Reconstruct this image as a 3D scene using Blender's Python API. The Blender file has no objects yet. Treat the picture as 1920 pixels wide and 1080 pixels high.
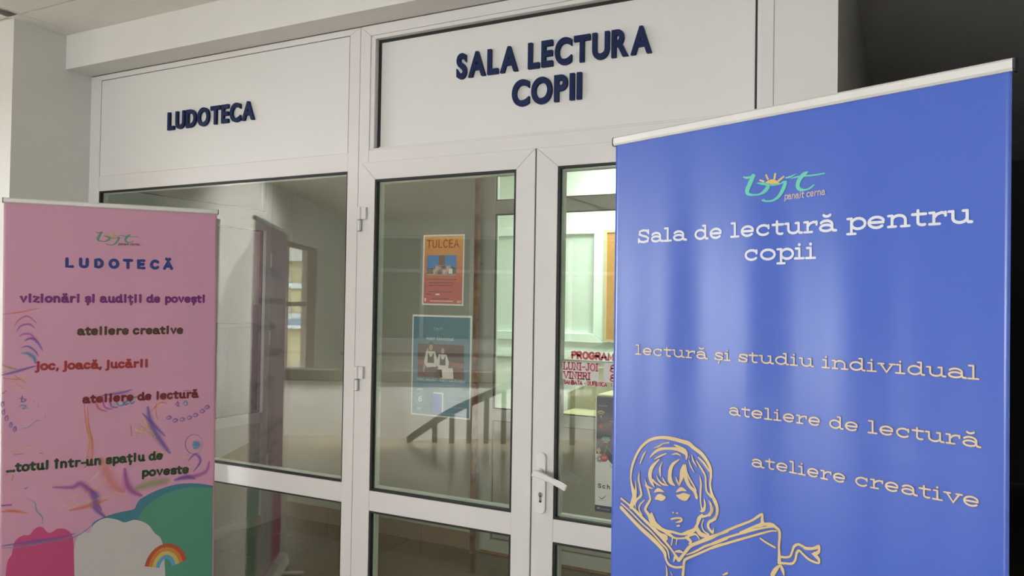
import bpy, bmesh, math
from mathutils import Vector, Matrix
from math import sin, cos, pi, radians, hypot, atan2

C = bpy.context.scene.collection
SC = bpy.context.scene
# ------------------------------------------------------------------ camera
cd = bpy.data.cameras.new('camera')
cd.sensor_width = 36.0
cd.lens = 1444.53 / 1920 * 36.0
cd.clip_start = .02
cam = bpy.data.objects.new('camera', cd)
C.objects.link(cam)
SC.camera = cam
rr = Vector((0.89002987, 0.45564151, 0.01541573))
dn = Vector((0.00548441, 0.02311047, -0.99971787))
fw = Vector((-0.45586922, 0.88986332, 0.01807009))
cam.matrix_world = Matrix(((rr.x, -dn.x, -fw.x, 0.0), (rr.y, -dn.y, -fw.y, -2.77), (rr.z, -dn.z, -fw.z, 1.655), (0, 0, 0, 1)))
# ------------------------------------------------------------------ sky, daylight portals, exposure
W = bpy.data.worlds.new('sky'); SC.world = W; W.use_nodes = True
bg = W.node_tree.nodes['Background']
bg.inputs[0].default_value = (.93, .97, 1.0, 1)
bg.inputs[1].default_value = 18.0
SC.view_settings.view_transform = 'Standard'
SC.view_settings.look = 'None'
SC.view_settings.gamma = 1
SC.view_settings.use_curve_mapping = False
SC.view_settings.exposure = 0.0


def LB(l, d, z=0.0):      # the stair hall is turned 27 degrees against the glazed partition
    return Vector((-.4559 * d + .89 * l, 2.77 - .8899 * d - .4557 * l, z))


def area(name, loc, direction, sx, sy, power, col=(1, 1, 1), portal=False):
    l = bpy.data.lights.new(name, 'AREA'); l.shape = 'RECTANGLE'; l.size = sx; l.size_y = sy
    l.energy = power; l.color = col
    if portal: l.cycles.is_portal = True
    o = bpy.data.objects.new(name, l); C.objects.link(o); o.location = loc
    o.rotation_euler = Vector(direction).to_track_quat('-Z', 'Y').to_euler()
    return o


DIR_L = LB(1, 0) - LB(0, 0)
DIR_D = LB(0, 1) - LB(0, 0)
area('window_daylight', LB(-3.05, 10.3, 1.35), DIR_L, 2.0, 2.2, 1, portal=True)
area('window_daylight', LB(-3.05, 6.6, 1.4), DIR_L, 2.4, 2.1, 1, portal=True)
area('window_daylight', LB(4.5, 13.55, 1.7), -DIR_D, 4.4, 2.2, 1, portal=True)  # portal of the added rear window
# area lights added to brighten stairwell and side room; no lamps known there
area('stairwell_fill', (-1.6, 3.0, 3.02), (0, 0, -1), 1.6, 1.2, 115, (.93, 1, .95))
area('side_room_fill', (-5.2, 1.6, 2.95), (0, 0, -1), .8, .8, 3, (1, .97, .93))

# ------------------------------------------------------------------ materials
MATS = {}


def mat(name, col, rough=.5, metal=0.0, noise=0.0, scale=20, bump=0.0, spec=.5, coat=0.0):
    if name in MATS: return MATS[name]
    m = bpy.data.materials.new(name); m.use_nodes = True; nt = m.node_tree; b = nt.nodes['Principled BSDF']
    b.inputs['Roughness'].default_value = rough; b.inputs['Metallic'].default_value = metal
    b.inputs['Specular IOR Level'].default_value = spec
    b.inputs['Coat Weight'].default_value = coat
    b.inputs['Base Color'].default_value = (*col, 1)
    if noise or bump:
        tc = nt.nodes.new('ShaderNodeTexCoord'); n = nt.nodes.new('ShaderNodeTexNoise'); n.inputs['Scale'].default_value = scale
        n.inputs['Detail'].default_value = 6
        nt.links.new(tc.outputs['Object'], n.inputs['Vector'])
        if noise:
            r = nt.nodes.new('ShaderNodeValToRGB')
            r.color_ramp.elements[0].position = .3; r.color_ramp.elements[1].position = .7
            r.color_ramp.elements[0].color = (*[c * (1 - noise) for c in col], 1)
            r.color_ramp.elements[1].color = (*[min(1, c * (1 + noise * .5)) for c in col], 1)
            nt.links.new(n.outputs['Fac'], r.inputs[0]); nt.links.new(r.outputs[0], b.inputs['Base Color'])
        if bump:
            n2 = nt.nodes.new('ShaderNodeTexNoise'); n2.inputs['Scale'].default_value = scale * 6
            nt.links.new(tc.outputs['Object'], n2.inputs['Vector'])
            bp = nt.nodes.new('ShaderNodeBump'); bp.inputs['Strength'].default_value = bump; bp.inputs['Distance'].default_value = .003
            nt.links.new(n2.outputs['Fac'], bp.inputs['Height']); nt.links.new(bp.outputs[0], b.inputs['Normal'])
    MATS[name] = m
    return m


def glass(name, r0, tint):
    m = bpy.data.materials.new(name); m.use_nodes = True; nt = m.node_tree; nt.nodes.clear()
    out = nt.nodes.new('ShaderNodeOutputMaterial'); mix = nt.nodes.new('ShaderNodeMixShader')
    t = nt.nodes.new('ShaderNodeBsdfTransparent'); t.inputs[0].default_value = (*tint, 1)
    g = nt.nodes.new('ShaderNodeBsdfGlossy'); g.inputs['Roughness'].default_value = 0.0
    g.inputs[0].default_value = (1, 1, 1, 1)
    lw = nt.nodes.new('ShaderNodeLayerWeight'); lw.inputs['Blend'].default_value = .5
    p = nt.nodes.new('ShaderNodeMath'); p.operation = 'POWER'; p.inputs[1].default_value = 5
    ma = nt.nodes.new('ShaderNodeMath'); ma.operation = 'MULTIPLY_ADD'; ma.inputs[1].default_value = 1 - r0; ma.inputs[2].default_value = r0
    nt.links.new(lw.outputs['Facing'], p.inputs[0]); nt.links.new(p.outputs[0], ma.inputs[0])
    nt.links.new(ma.outputs[0], mix.inputs[0]); nt.links.new(t.outputs[0], mix.inputs[1]); nt.links.new(g.outputs[0], mix.inputs[2])
    nt.links.new(mix.outputs[0], out.inputs[0])
    return m


def see_through(name, col, alpha, rough=.5):   # translucent ink printed on the fabric
    m = bpy.data.materials.new(name); m.use_nodes = True; b = m.node_tree.nodes['Principled BSDF']
    b.inputs['Base Color'].default_value = (*col, 1); b.inputs['Alpha'].default_value = alpha; b.inputs['Roughness'].default_value = rough
    return m


M_WALL = mat('painted_wall', (.74, .725, .69), .85, noise=.03, scale=3, bump=.12)
M_CEIL = mat('ceiling_paint', (.87, .85, .82), .9, noise=.03, scale=8, bump=.25)
M_PVC = mat('white_plastic_profile', (.73, .705, .69), .32, noise=.015, scale=4)
M_PANEL = mat('white_infill_panel', (.74, .73, .71), .4, noise=.015, scale=2)
M_BLACK = mat('black_rubber', (.008, .008, .008), .6)
M_GAP = mat('dark_seam', (.12, .11, .11), .8)
M_SEAM = mat('fine_seam', (.42, .38, .37), .8)
M_BEAD = mat('inner_bead', (.5, .52, .48), .5)
M_GLASS = glass('double_glazing', .10, (.93, .95, .92))
M_GLASS2 = glass('interior_glass', .06, (.95, .98, .955))
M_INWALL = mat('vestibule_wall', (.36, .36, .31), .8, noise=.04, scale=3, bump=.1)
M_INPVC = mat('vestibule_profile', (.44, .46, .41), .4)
M_TILE = mat('floor_tile', (.10, .072, .028), .16, noise=.12, scale=2.5)
M_GROUT = mat('floor_grout', (.10, .075, .045), .8)
M_BASE = mat('skirting_tile', (.20, .13, .075), .35, noise=.15, scale=5)
M_NAVY = mat('navy_letter', (.004, .014, .070), .6, noise=.08, scale=60, spec=.25)
M_ALU = mat('brushed_aluminium', (.80, .79, .77), .28, .35)
M_DARKCAP = mat('dark_plastic', (.03, .03, .035), .4)
M_BLUE = mat('blue_vinyl', (.052, .115, .50), .27, spec=.65, bump=.03, scale=200)
M_PINK = mat('pink_vinyl', (.66, .33, .46), .42, spec=.45, bump=.03, scale=200)
M_CHROME = mat('chrome', (.5, .48, .46), .2, 1)
M_SHADEW = mat('shaded_corridor_wall', (.034, .026, .021), .8, noise=.1, scale=2)  # shade of the corridor put into the wall colour
M_GREYW = mat('grey_corridor_wall', (.30, .275, .25), .8)
M_RAIL = mat('brown_rail', (.06, .045, .03), .5)
M_BEIGE = mat('beige_stone', (.42, .39, .22), .6, noise=.08, scale=6)
M_MINT = mat('stairwell_wall', (.75, .83, .765), .8)
M_MINTW = mat('stairwell_trim', (.86, .95, .88), .5)

# ------------------------------------------------------------------ mesh helpers


def newbm(): return bmesh.new()


def finish(bm, name, m, parent=None, f=None, smooth=False, bevel=0.0):
    if f:
        for v in bm.verts: v.co = f(v.co)
    if bevel: bmesh.ops.bevel(bm, geom=[e for e in bm.edges], offset=bevel, segments=1, affect='EDGES', clamp_overlap=True)
    if len(bm.faces) and not getattr(bm, 'flat', False): bmesh.ops.recalc_face_normals(bm, faces=bm.faces)
    me = bpy.data.meshes.new(name); bm.to_mesh(me); bm.free()
    if smooth:
        for p in me.polygons: p.use_smooth = True
    ms = m if isinstance(m, (list, tuple)) else [m]
    for k in ms: me.materials.append(k)
    o = bpy.data.objects.new(name, me); C.objects.link(o)
    if parent: o.parent = parent
    return o


def box(bm, x0, x1, y0, y1, z0, z1, mi=0):
    v = [bm.verts.new((x, y, z)) for z in (z0, z1) for y in (y0, y1) for x in (x0, x1)]
    for q in ((0, 2, 3, 1), (4, 5, 7, 6), (0, 1, 5, 4), (2, 6, 7, 3), (0, 4, 6, 2), (1, 3, 7, 5)):
        bm.faces.new([v[i] for i in q]).material_index = mi


def abox(name, m, b, parent=None, f=None, bevel=0.0):
    bm = newbm(); box(bm, *b); return finish(bm, name, m, parent, f, bevel=bevel)


def prism(bm, pts, y0, y1):          # outline in x,z extruded along y
    a = [bm.verts.new((x, y0, z)) for x, z in pts]; b = [bm.verts.new((x, y1, z)) for x, z in pts]
    n = len(pts)
    bm.faces.new(a); bm.faces.new(b[::-1])
    for i in range(n): bm.faces.new((a[i], b[i], b[(i + 1) % n], a[(i + 1) % n]))


def cyl(bm, p0, p1, r, n=16, r1=None):
    p0 = Vector(p0); p1 = Vector(p1); r1 = r if r1 is None else r1
    d = (p1 - p0).normalized(); a = d.orthogonal().normalized(); b = d.cross(a)
    A = [bm.verts.new(p0 + (a * cos(2 * pi * i / n) + b * sin(2 * pi * i / n)) * r) for i in range(n)]
    B = [bm.verts.new(p1 + (a * cos(2 * pi * i / n) + b * sin(2 * pi * i / n)) * r1) for i in range(n)]
    bm.faces.new(A[::-1]); bm.faces.new(B)
    for i in range(n): bm.faces.new((A[i], A[(i + 1) % n], B[(i + 1) % n], B[i]))


def ring(bm, x0, x1, z0, z1, w, y0, y1, gap=0.0004):   # mitred four-piece frame, w = inner opening edges (l, r, b, t)
    l, r, b, t = w; g = gap
    prism(bm, [(x0, z0 + g), (l, b + g), (l, t - g), (x0, z1 - g)], y0, y1)
    prism(bm, [(x1, z0 + g), (x1, z1 - g), (r, t - g), (r, b + g)], y0, y1)
    prism(bm, [(x0 + g, z0), (x1 - g, z0), (r - g, b), (l + g, b)], y0, y1)
    prism(bm, [(x0 + g, z1), (l + g, t), (r - g, t), (x1 - g, z1)], y0, y1)


def rim(bm, x0, x1, z0, z1, w, y0, y1):                # plain strip inside an opening
    ring(bm, x0, x1, z0, z1, (x0 + w, x1 - w, z0 + w, z1 - w), y0, y1, 0)


def empty(name, loc=(0, 0, 0), rot=(0, 0, 0)):
    o = bpy.data.objects.new(name, None); C.objects.link(o); o.location = loc; o.rotation_euler = rot
    o.empty_display_size = .1
    return o


def thing(name, label, cat, loc=(0, 0, 0), rot=(0, 0, 0), group=None):
    o = empty(name, loc, rot); tag(o, label, cat, group); return o


def tag(o, label, cat, group=None):
    o['label'] = label; o['category'] = cat
    if group: o['group'] = group
    return o


def struct(o): o['kind'] = 'structure'; return o


# ------------------------------------------------------------------ strokes (flat print) and lettering
def spline(p, n=5):
    if len(p) < 3: return [tuple(q) for q in p]
    out = []
    for i in range(len(p) - 1):
        a = p[max(i - 1, 0)]; b = p[i]; c = p[i + 1]; d = p[min(i + 2, len(p) - 1)]
        for k in range(n):
            t = k / n
            out.append(tuple(.5 * (2 * b[j] + (c[j] - a[j]) * t + (2 * a[j] - 5 * b[j] + 4 * c[j] - d[j]) * t * t + (3 * b[j] - a[j] - 3 * c[j] + d[j]) * t ** 3) for j in range(len(b))))
    out.append(tuple(p[-1])); return out


def ribbon(bm, pts, w=None, f=None, cap=True, mi=0):
    """pts (x,z[,width]); f maps x,z to 3D"""
    P = []
    for q in pts:
        q = (q[0], q[1], q[2] if len(q) > 2 else w)
        if not P or hypot(q[0] - P[-1][0], q[1] - P[-1][1]) > 1e-5: P.append(q)
    if len(P) < 2: P.append((P[0][0] + 1e-4, P[0][1], P[0][2]))
    n = len(P); closed = hypot(P[0][0] - P[-1][0], P[0][1] - P[-1][1]) < 1e-4 and n > 3
    L = []; R = []
    for i in range(n):
        a = P[i - 1] if i else (P[-2] if closed else P[0]); b = P[i + 1] if i < n - 1 else (P[1] if closed else P[-1])
        dx, dz = b[0] - a[0], b[1] - a[1]; m = hypot(dx, dz) or 1
        nx, nz = -dz / m, dx / m
        if 0 < i < n - 1:
            e0 = (P[i][0] - P[i - 1][0], P[i][1] - P[i - 1][1]); m0 = hypot(*e0) or 1
            c = abs((-e0[1] / m0) * nx + (e0[0] / m0) * nz); c = max(c, .72)
        else: c = 1
        h = P[i][2] * .5 / c
        L.append((P[i][0] + nx * h, P[i][1] + nz * h)); R.append((P[i][0] - nx * h, P[i][1] - nz * h))
    vl = [bm.verts.new(f(*q)) for q in L]; vr = [bm.verts.new(f(*q)) for q in R]
    for i in range(n - 1):
        try: bm.faces.new((vr[i], vr[i + 1], vl[i + 1], vl[i])).material_index = mi
        except ValueError: pass
    if cap and not closed:
        for i, s in ((0, -1), (n - 1, 1)):
            j = 1 if i == 0 else n - 2
            a0 = atan2(P[i][1] - P[j][1], P[i][0] - P[j][0]); h = P[i][2] * .5
            fan = [bm.verts.new(f(P[i][0] + h * cos(a0 + t * pi / 6), P[i][1] + h * sin(a0 + t * pi / 6))) for t in range(-3, 4)]
            try: bm.faces.new(fan).material_index = mi
            except ValueError: pass


def E(cx, cy, rx, ry, a0, a1, n=14):
    return [(cx + rx * cos(radians(a0 + (a1 - a0) * i / n)), cy + ry * sin(radians(a0 + (a1 - a0) * i / n))) for i in range(n + 1)]


BREVE = [E(.55, 1.62, .24, .2, 200, 340, 6)]
LOW = {  # x height 1: strokes, serifs, advance
    'a': ([E(.5, .62, .42, .38, 150, 0) + [(.92, .2), (.98, .05), (1.18, .0)], E(.5, .3, .42, .3, 0, 360)], [], 1.32),
    'b': ([[(.14, 1.45), (.14, 0)], E(.57, .5, .43, .5, 0, 360)], [[(-.05, 1.45), (.14, 1.45)]], 1.2),
    'c': ([E(.55, .5, .47, .5, 42, 318)], [[(.93, .98), (.93, .66)]], 1.2),
    'd': ([[(.96, 1.45), (.96, .12), (1.02, .03), (1.18, 0)], E(.52, .5, .44, .5, 0, 360)], [[(.74, 1.45), (.96, 1.45)]], 1.35),
    'e': ([[(.1, .5), (1.02, .5)] + E(.55, .5, .47, .5, 0, 318)[1:]], [], 1.25),
    'h': ([[(.25, 1.45), (.25, 0)], [(.25, .6)] + E(.63, .58, .38, .42, 150, 0) + [(1.01, 0)]], [[(.04, 1.45), (.25, 1.45)], [(.04, 0), (.46, 0)], [(.8, 0), (1.22, 0)]], 1.4),
    'i': ([[(.32, 1), (.32, 0)], 'dot.32'], [[(.06, 1), (.32, 1)], [(.0, 0), (.64, 0)]], .82),
    'î': ([[(.32, 1), (.32, 0)], [(.1, 1.3), (.32, 1.55), (.54, 1.3)]], [[(.06, 1), (.32, 1)], [(.0, 0), (.64, 0)]], .82),
    'j': ([[(.34, 1), (.34, -.2)] + E(.1, -.2, .24, .22, 0, -110, 6), 'dot.34'], [[(.08, 1), (.34, 1)]], .68),
    'l': ([[(.32, 1.45), (.32, 0)]], [[(.04, 1.45), (.32, 1.45)], [(0, 0), (.64, 0)]], .82),
    'm': ([[(.2, 1), (.2, 0)], [(.2, .6)] + E(.5, .62, .3, .38, 150, 0, 8) + [(.8, 0)], [(.8, .6)] + E(1.1, .62, .3, .38, 150, 0, 8) + [(1.4, 0)]], [[(0, 1), (.2, 1)], [(0, 0), (.4, 0)], [(.65, 0), (.95, 0)], [(1.25, 0), (1.6, 0)]], 1.7),
    'n': ([[(.25, 1), (.25, 0)], [(.25, .6)] + E(.65, .58, .4, .42, 150, 0) + [(1.05, 0)]], [[(.02, 1), (.25, 1)], [(.02, 0), (.48, 0)], [(.8, 0), (1.28, 0)]], 1.42),
    'o': ([E(.58, .5, .5, .5, 0, 360)], [], 1.26),
    'p': ([[(.28, 1), (.28, -.45)], E(.72, .5, .44, .5, 0, 360)], [[(.02, 1), (.28, 1)], [(.02, -.45), (.54, -.45)]], 1.3),
    'r': ([[(.28, 1), (.28, 0)], [(.28, .55), (.45, .85), (.7, .98), (.92, .92)]], [[(.04, 1), (.28, 1)], [(.04, 0), (.6, 0)], [(.92, 1), (.92, .7)]], 1.1),
    's': ([[(.86, .78), (.72, .97), (.42, 1.0), (.16, .9), (.14, .68), (.35, .55), (.68, .46), (.88, .32), (.84, .1), (.55, 0), (.25, .04), (.12, .22)]], [[(.88, 1), (.88, .7)], [(.1, 0), (.1, .3)]], 1.04),
    't': ([[(.36, 1.3), (.36, .25)] + E(.62, .25, .26, .25, 180, 300, 6)[1:]], [], .98),
    'u': ([[(.22, 1), (.22, .4)] + E(.6, .4, .38, .4, 180, 345, 10)[1:] + [(.98, .4)], [(.98, 1), (.98, .12), (1.05, .02), (1.22, 0)]], [[(0, 1), (.22, 1)], [(.76, 1), (.98, 1)]], 1.36),
    'v': ([[(.15, 1), (.58, 0), (1.0, 1)]], [[(-.04, 1), (.38, 1)], [(.8, 1), (1.18, 1)]], 1.24),
    'z': ([[(.12, 1), (.88, 1), (.1, 0), (.9, 0)]], [[(.12, 1), (.12, .75)], [(.9, 0), (.9, .25)]], 1.06),
    ' ': ([], [], .62), '.': (['dot.18@.08'], [], .4), ',': ([[(.2, .1), (.1, -.25)]], [], .4), '-': ([[(.08, .5), (.6, .5)]], [], .72),
    'S': ([[(1.02, 1.1), (.85, 1.36), (.5, 1.42), (.16, 1.28), (.14, .98), (.4, .8), (.8, .66), (1.04, .44), (.98, .12), (.6, 0), (.26, .06), (.1, .3)]], [[(1.04, 1.42), (1.04, 1.0)], [(.07, 0), (.07, .42)]], 1.3),
}
LOW['ă'] = (LOW['a'][0] + BREVE, LOW['a'][1], LOW['a'][2])
LOW['â'] = (LOW['a'][0] + [[(.3, 1.35), (.52, 1.6), (.74, 1.35)]], LOW['a'][1], LOW['a'][2])
LOW['ș'] = (LOW['s'][0] + [[(.52, -.25), (.44, -.52)]], LOW['s'][1], LOW['s'][2])
LOW['ț'] = (LOW['t'][0] + [[(.62, -.25), (.54, -.52)]], LOW['t'][1], LOW['t'][2])
LOW['t'] = (LOW['t'][0] + [[(.04, .97), (.8, .97)]], [], .98)
LOW['ț'] = (LOW['ț'][0] + [[(.04, .97), (.8, .97)]], [], .98)
CAP = {  # cap height 1
    'A': ([[(0, 0), (.36, 1), (.72, 0)], [(.13, .33), (.59, .33)]], [[(-.1, 0), (.14, 0)], [(.58, 0), (.84, 0)]], .86),
    'B': ([[(.1, 0), (.1, 1)], [(.1, 1), (.4, 1)] + E(.4, .76, .2, .24, 90, -90, 8) + [(.1, .52)], [(.4, .52)] + E(.42, .26, .24, .26, 90, -90, 8) + [(.1, 0)]], [], .78),
    'C': ([E(.42, .5, .36, .5, 45, 315)], [[(.7, .98), (.7, .72)]], .8),
    'D': ([[(.1, 0), (.1, 1), (.32, 1)] + E(.32, .5, .38, .5, 90, -90) + [(.1, 0)]], [], .82),
    'E': ([[(.6, 1), (.1, 1), (.1, 0), (.62, 0)], [(.1, .52), (.54, .52)]], [[(.6, 1), (.6, .78)], [(.62, 0), (.62, .22)], [(.54, .62), (.54, .42)], [(0, 1), (.1, 1)], [(0, 0), (.1, 0)]], .74),
    'G': ([E(.42, .5, .36, .5, 45, 330) + [(.76, .46), (.48, .46)]], [], .88),
    'H': ([[(.1, 0), (.1, 1)], [(.68, 0), (.68, 1)], [(.1, .52), (.68, .52)]], [], .84),
    'I': ([[(.14, 0), (.14, 1)]], [[(-.02, 1), (.3, 1)], [(-.02, 0), (.3, 0)]], .36),
    'J': ([[(.42, 1), (.42, .25)] + E(.22, .25, .2, .25, 0, -160, 8)[1:]], [[(.24, 1), (.58, 1)]], .6),
    'L': ([[(.1, 1), (.1, 0), (.58, 0)]], [[(-.04, 1), (.26, 1)], [(.58, 0), (.58, .25)], [(-.04, 0), (.1, 0)]], .68),
    'M': ([[(.08, 0), (.12, 1), (.44, .18), (.76, 1), (.8, 0)]], [], .96),
    'N': ([[(.1, 0), (.1, 1), (.66, 0), (.66, 1)]], [[(-.04, 1), (.12, 1)], [(-.04, 0), (.24, 0)], [(.52, 1), (.8, 1)]], .84),
    'O': ([E(.42, .5, .36, .5, 0, 360)], [], .86),
    'P': ([[(.1, 0), (.1, 1), (.38, 1)] + E(.38, .74, .24, .26, 90, -90, 8) + [(.1, .48)]], [], .72),
    'R': ([[(.1, 0), (.1, 1), (.4, 1)] + E(.4, .75, .22, .25, 90, -90, 8) + [(.1, .5)], [(.38, .5), (.68, 0)]], [[(-.04, 1), (.1, 1)], [(-.04, 0), (.24, 0)], [(.62, 0), (.8, 0)]], .8),
    'S': ([[(.62, .8), (.5, .97), (.3, 1), (.1, .9), (.09, .68), (.28, .55), (.5, .45), (.64, .28), (.58, .07), (.35, 0), (.14, .05), (.05, .22)]], [], .74),
    'T': ([[(0, 1), (.7, 1)], [(.35, 1), (.35, 0)]], [], .74),
    'U': ([[(.1, 1), (.1, .32)] + E(.4, .32, .3, .32, 180, 360)[1:] + [(.7, 1)]], [[(-.04, 1), (.24, 1)], [(.56, 1), (.84, 1)]], .84),
    'V': ([[(0, 1), (.36, 0), (.72, 1)]], [[(-.12, 1), (.14, 1)], [(.58, 1), (.84, 1)]], .8),
    'Ă': ([[(0, 0), (.36, 1), (.72, 0)], [(.13, .33), (.59, .33)], E(.36, 1.36, .17, .14, 200, 340, 6)], [], .86),
    'Â': ([[(0, 0), (.36, 1), (.72, 0)], [(.13, .33), (.59, .33)], [(.2, 1.12), (.36, 1.3), (.52, 1.12)]], [], .86),
    '8': ([E(.36, .75, .22, .24, 0, 360), E(.36, .26, .28, .26, 0, 360), [(.36, 1.0), (.5, 1.14)]], [], .76),
    '6': ([E(.36, .3, .27, .3, 0, 360), [(.6, .92), (.42, 1.0), (.2, .85), (.1, .55), (.09, .3)]], [], .76),
    ' ': ([], [], .4), '-': ([[(.06, .45), (.46, .45)]], [], .54), '.': (['dot.1@.06'], [], .3), '"': ([[(.06, 1), (.06, .76)], [(.22, 1), (.22, .76)]], [], .36),
    '>': ([[(.05, .85), (.45, .45), (.05, .05)]], [], .55), '<': ([[(.45, .85), (.05, .45), (.45, .05)]], [], .55), '/': ([[(.0, 0), (.3, 1)]], [], .4),
}


def _text(bm, name, s, font, x0, z0, sx, ux, uz, h, w, f, m, parent, serif, slant, track, cap, dot):
    cur = 0.0
    made = None
    for c in s + ' ':
        st, sf, a = font[c]
        if c == ' ':
            if len(bm.verts): made = finish_flat(bm, name, m, parent); bm = newbm()
        for g, isf in [(q, 0) for q in st] + ([(q, 1) for q in sf] if serif else []):
            if isinstance(g, str):
                g = g[3:].split('@'); px = float(g[0]); pz = float(g[1]) if len(g) > 1 else 1.38
                g = [(px - .001, pz), (px + .001, pz)]; ww = max(w * 1.25, 0)
            else: ww = w * (.9 if isf else 1)
            P = []
            for px, pz in g:
                X = (cur + px + slant * pz) * sx; Z = pz * h
                P.append((x0 + ux * X - uz * Z, z0 + uz * X + ux * Z))
            ribbon(bm, P, ww, f, cap)
        cur += a + track
    bm.free()
    return made


def finish_flat(bm, name, m, parent):
    me = bpy.data.meshes.new(name); bm.to_mesh(me); bm.free()
    for k in (m if isinstance(m, (list, tuple)) else [m]): me.materials.append(k)
    o = bpy.data.objects.new(name, me); C.objects.link(o); o.parent = parent
    return o


def text(name, s, font, x0, z0, x1, z1, h, w, f, m, parent, serif=True, slant=0.0, track=0.0, cap=True, dot=.17):
    adv = sum(font[c][2] + track for c in s) - track - .14
    L = hypot(x1 - x0, z1 - z0)
    return _text(newbm(), name, s, font, x0, z0, L / adv, (x1 - x0) / L, (z1 - z0) / L, h, w, f, m, parent, serif, slant, track, cap, dot)


def stuffp(bm, name, m, parent):
    o = finish_flat(bm, name, m, parent); o['kind'] = 'stuff'; return o


def poly(name, pts, f, m, parent, smooth=False):
    bm = newbm(); bm.faces.new([bm.verts.new(f(*q)) for q in pts])
    bmesh.ops.triangulate(bm, faces=bm.faces)
    return finish_flat(bm, name, m, parent)


# ================================================================== SETTING
CZ = 3.08
struct(abox('floor', M_GROUT, (-14, 6, -14, 8, -.12, -.004)))
fl = bpy.data.objects['floor']
tile_me = None
T = .45
for ix in range(-11, 0):
    for iy in range(-1, 5):
        x = ix * T + .1; y = iy * T - .02
        if x > -.3 or y > 1.75 or x < -5: continue
        if tile_me is None:
            bm = newbm(); box(bm, .0015, T - .0015, .0015, T - .0015, -.01, 0)
            o = finish(bm, 'tile', M_TILE, fl, bevel=.0008); tile_me = o.data
        else:
            o = bpy.data.objects.new('tile', tile_me); C.objects.link(o); o.parent = fl
        o.location = (x, y, 0)
M_HALLF = mat('hall_floor', (.27, .22, .15), .2, noise=.06, scale=3)
o = abox('tiled_area', M_HALLF, (-14, 6, -14, -.5, -.01, 0), fl); o['kind'] = 'stuff'
# ceiling of the hall with its suspended tiles
struct(abox('ceiling', M_CEIL, (-14, 6, -14, 8, CZ + .012, CZ + .15)))
ce = bpy.data.objects['ceiling']
abox('border_strip', M_CEIL, (-4.018, .9, -.446, -.15, CZ, CZ + .02), ce)
abox('border_strip', M_CEIL, (-4.118, -4.021, -14, -.15, CZ, CZ + .02), ce)
ct = None; TS = .6
for ix in range(0, 9):
    for iy in range(0, 14):
        x = -4.018 + ix * TS; y = -.452 - (iy + 1) * TS
        if ct is None:
            bm = newbm(); box(bm, .004, TS - .004, .004, TS - .004, 0, .02); o = finish(bm, 'ceiling_tile', M_CEIL, ce, bevel=.002); ct = o.data
        else:
            o = bpy.data.objects.new('ceiling_tile', ct); C.objects.link(o); o.parent = ce
        o.location = (x, y, CZ)
for ix in range(1, 9):
    for iy in range(0, 14):
        o = bpy.data.objects.new('ceiling_tile', ct); C.objects.link(o); o.parent = ce
        o.location = (-4.026 - ix * TS, -.452 - (iy + 1) * TS, CZ)
# pillar on the left, beam over the glazing, pier on the right
struct(abox('wall_left', M_WALL, (-5.35, -4.115, -.43, .12, 0, CZ + .02)))
struct(abox('trim_1', M_WALL, (-4.115, -.209, -.15, .10, 2.893, CZ + .02)))
struct(abox('wall_front', M_WALL, (-.415, -.209, -.0, .10, 0, 2.893)))
struct(abox('wall_right', M_WALL, (-.30, -.209, .10, 6.0, 0, CZ + .02)))
struct(abox('wall_back', M_SHADEW, (-.6, 2.2, 6.0, 6.1, 0, CZ + .02)))
struct(abox('wall_side', M_SHADEW, (1.15, 1.3, -1.2, 6.0, 0, CZ + .02)))
struct(abox('wall_east', M_WALL, (1.15, 1.3, -4.0, -1.2, 0, CZ + .02)))
# stair hall behind the viewer
def lw(name, b, m=M_WALL): return struct(abox(name, m, b, None, lambda v: LB(v.x, v.y, v.z)))
lw('wall_hall_left', (-3.15, -3.0, 4.6, 5.4, 0, CZ + .02))
lw('wall_hall_left', (-3.15, -3.0, 7.8, 9.3, 0, CZ + .02))
lw('wall_hall_left', (-3.15, -3.0, 5.4, 7.8, 0, .35))
lw('wall_hall_left', (-3.15, -3.0, 5.4, 7.8, 2.45, CZ + .02))
lw('wall_hall_left', (-3.15, -3.0, 11.75, 13.6, 0, CZ + .02))
lw('wall_hall_left', (-3.15, -3.0, 9.3, 11.75, 2.42, CZ + .02))
lw('wall_hall_left', (-3.15, -3.0, 9.3, 11.75, 0, .25))
lw('wall_hall_far', (-3.15, 2.3, 13.62, 13.75, 0, CZ + .02), M_INWALL)
lw('wall_hall_far', (-3.0, 2.3, 13.5, 13.62, 0, .93))
lw('trim_hall', (-3.0, 2.3, 13.4, 13.62, 2.79, CZ + .02))
lw('wall_hall_far', (2.3, 7.2, 13.5, 13.62, 0, .6))
lw('wall_hall_far', (2.3, 7.2, 13.5, 13.62, 2.8, CZ + .02))
lw('wall_hall_right', (6.9, 7.2, 4.0, 13.6, 0, CZ + .02))
hg = struct(empty('window_hall'))
g = lambda v: LB(v.x, v.y, v.z)
for x in (-3.0, -2.46, -1.59, -.72, .15, 1.02, 1.9): abox('mullion', M_PVC, (x - .035, x + .035, 13.54, 13.61, .93, 2.79), hg, g)
for z in (.93, 2.15, 2.75): abox('rail', M_PVC, (-3.0, 2.3, 13.53, 13.60, z, z + .06), hg, g)
lw('trim_hall', (-3.0, 2.3, 13.47, 13.5, .68, .74), M_GREYW)
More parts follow.
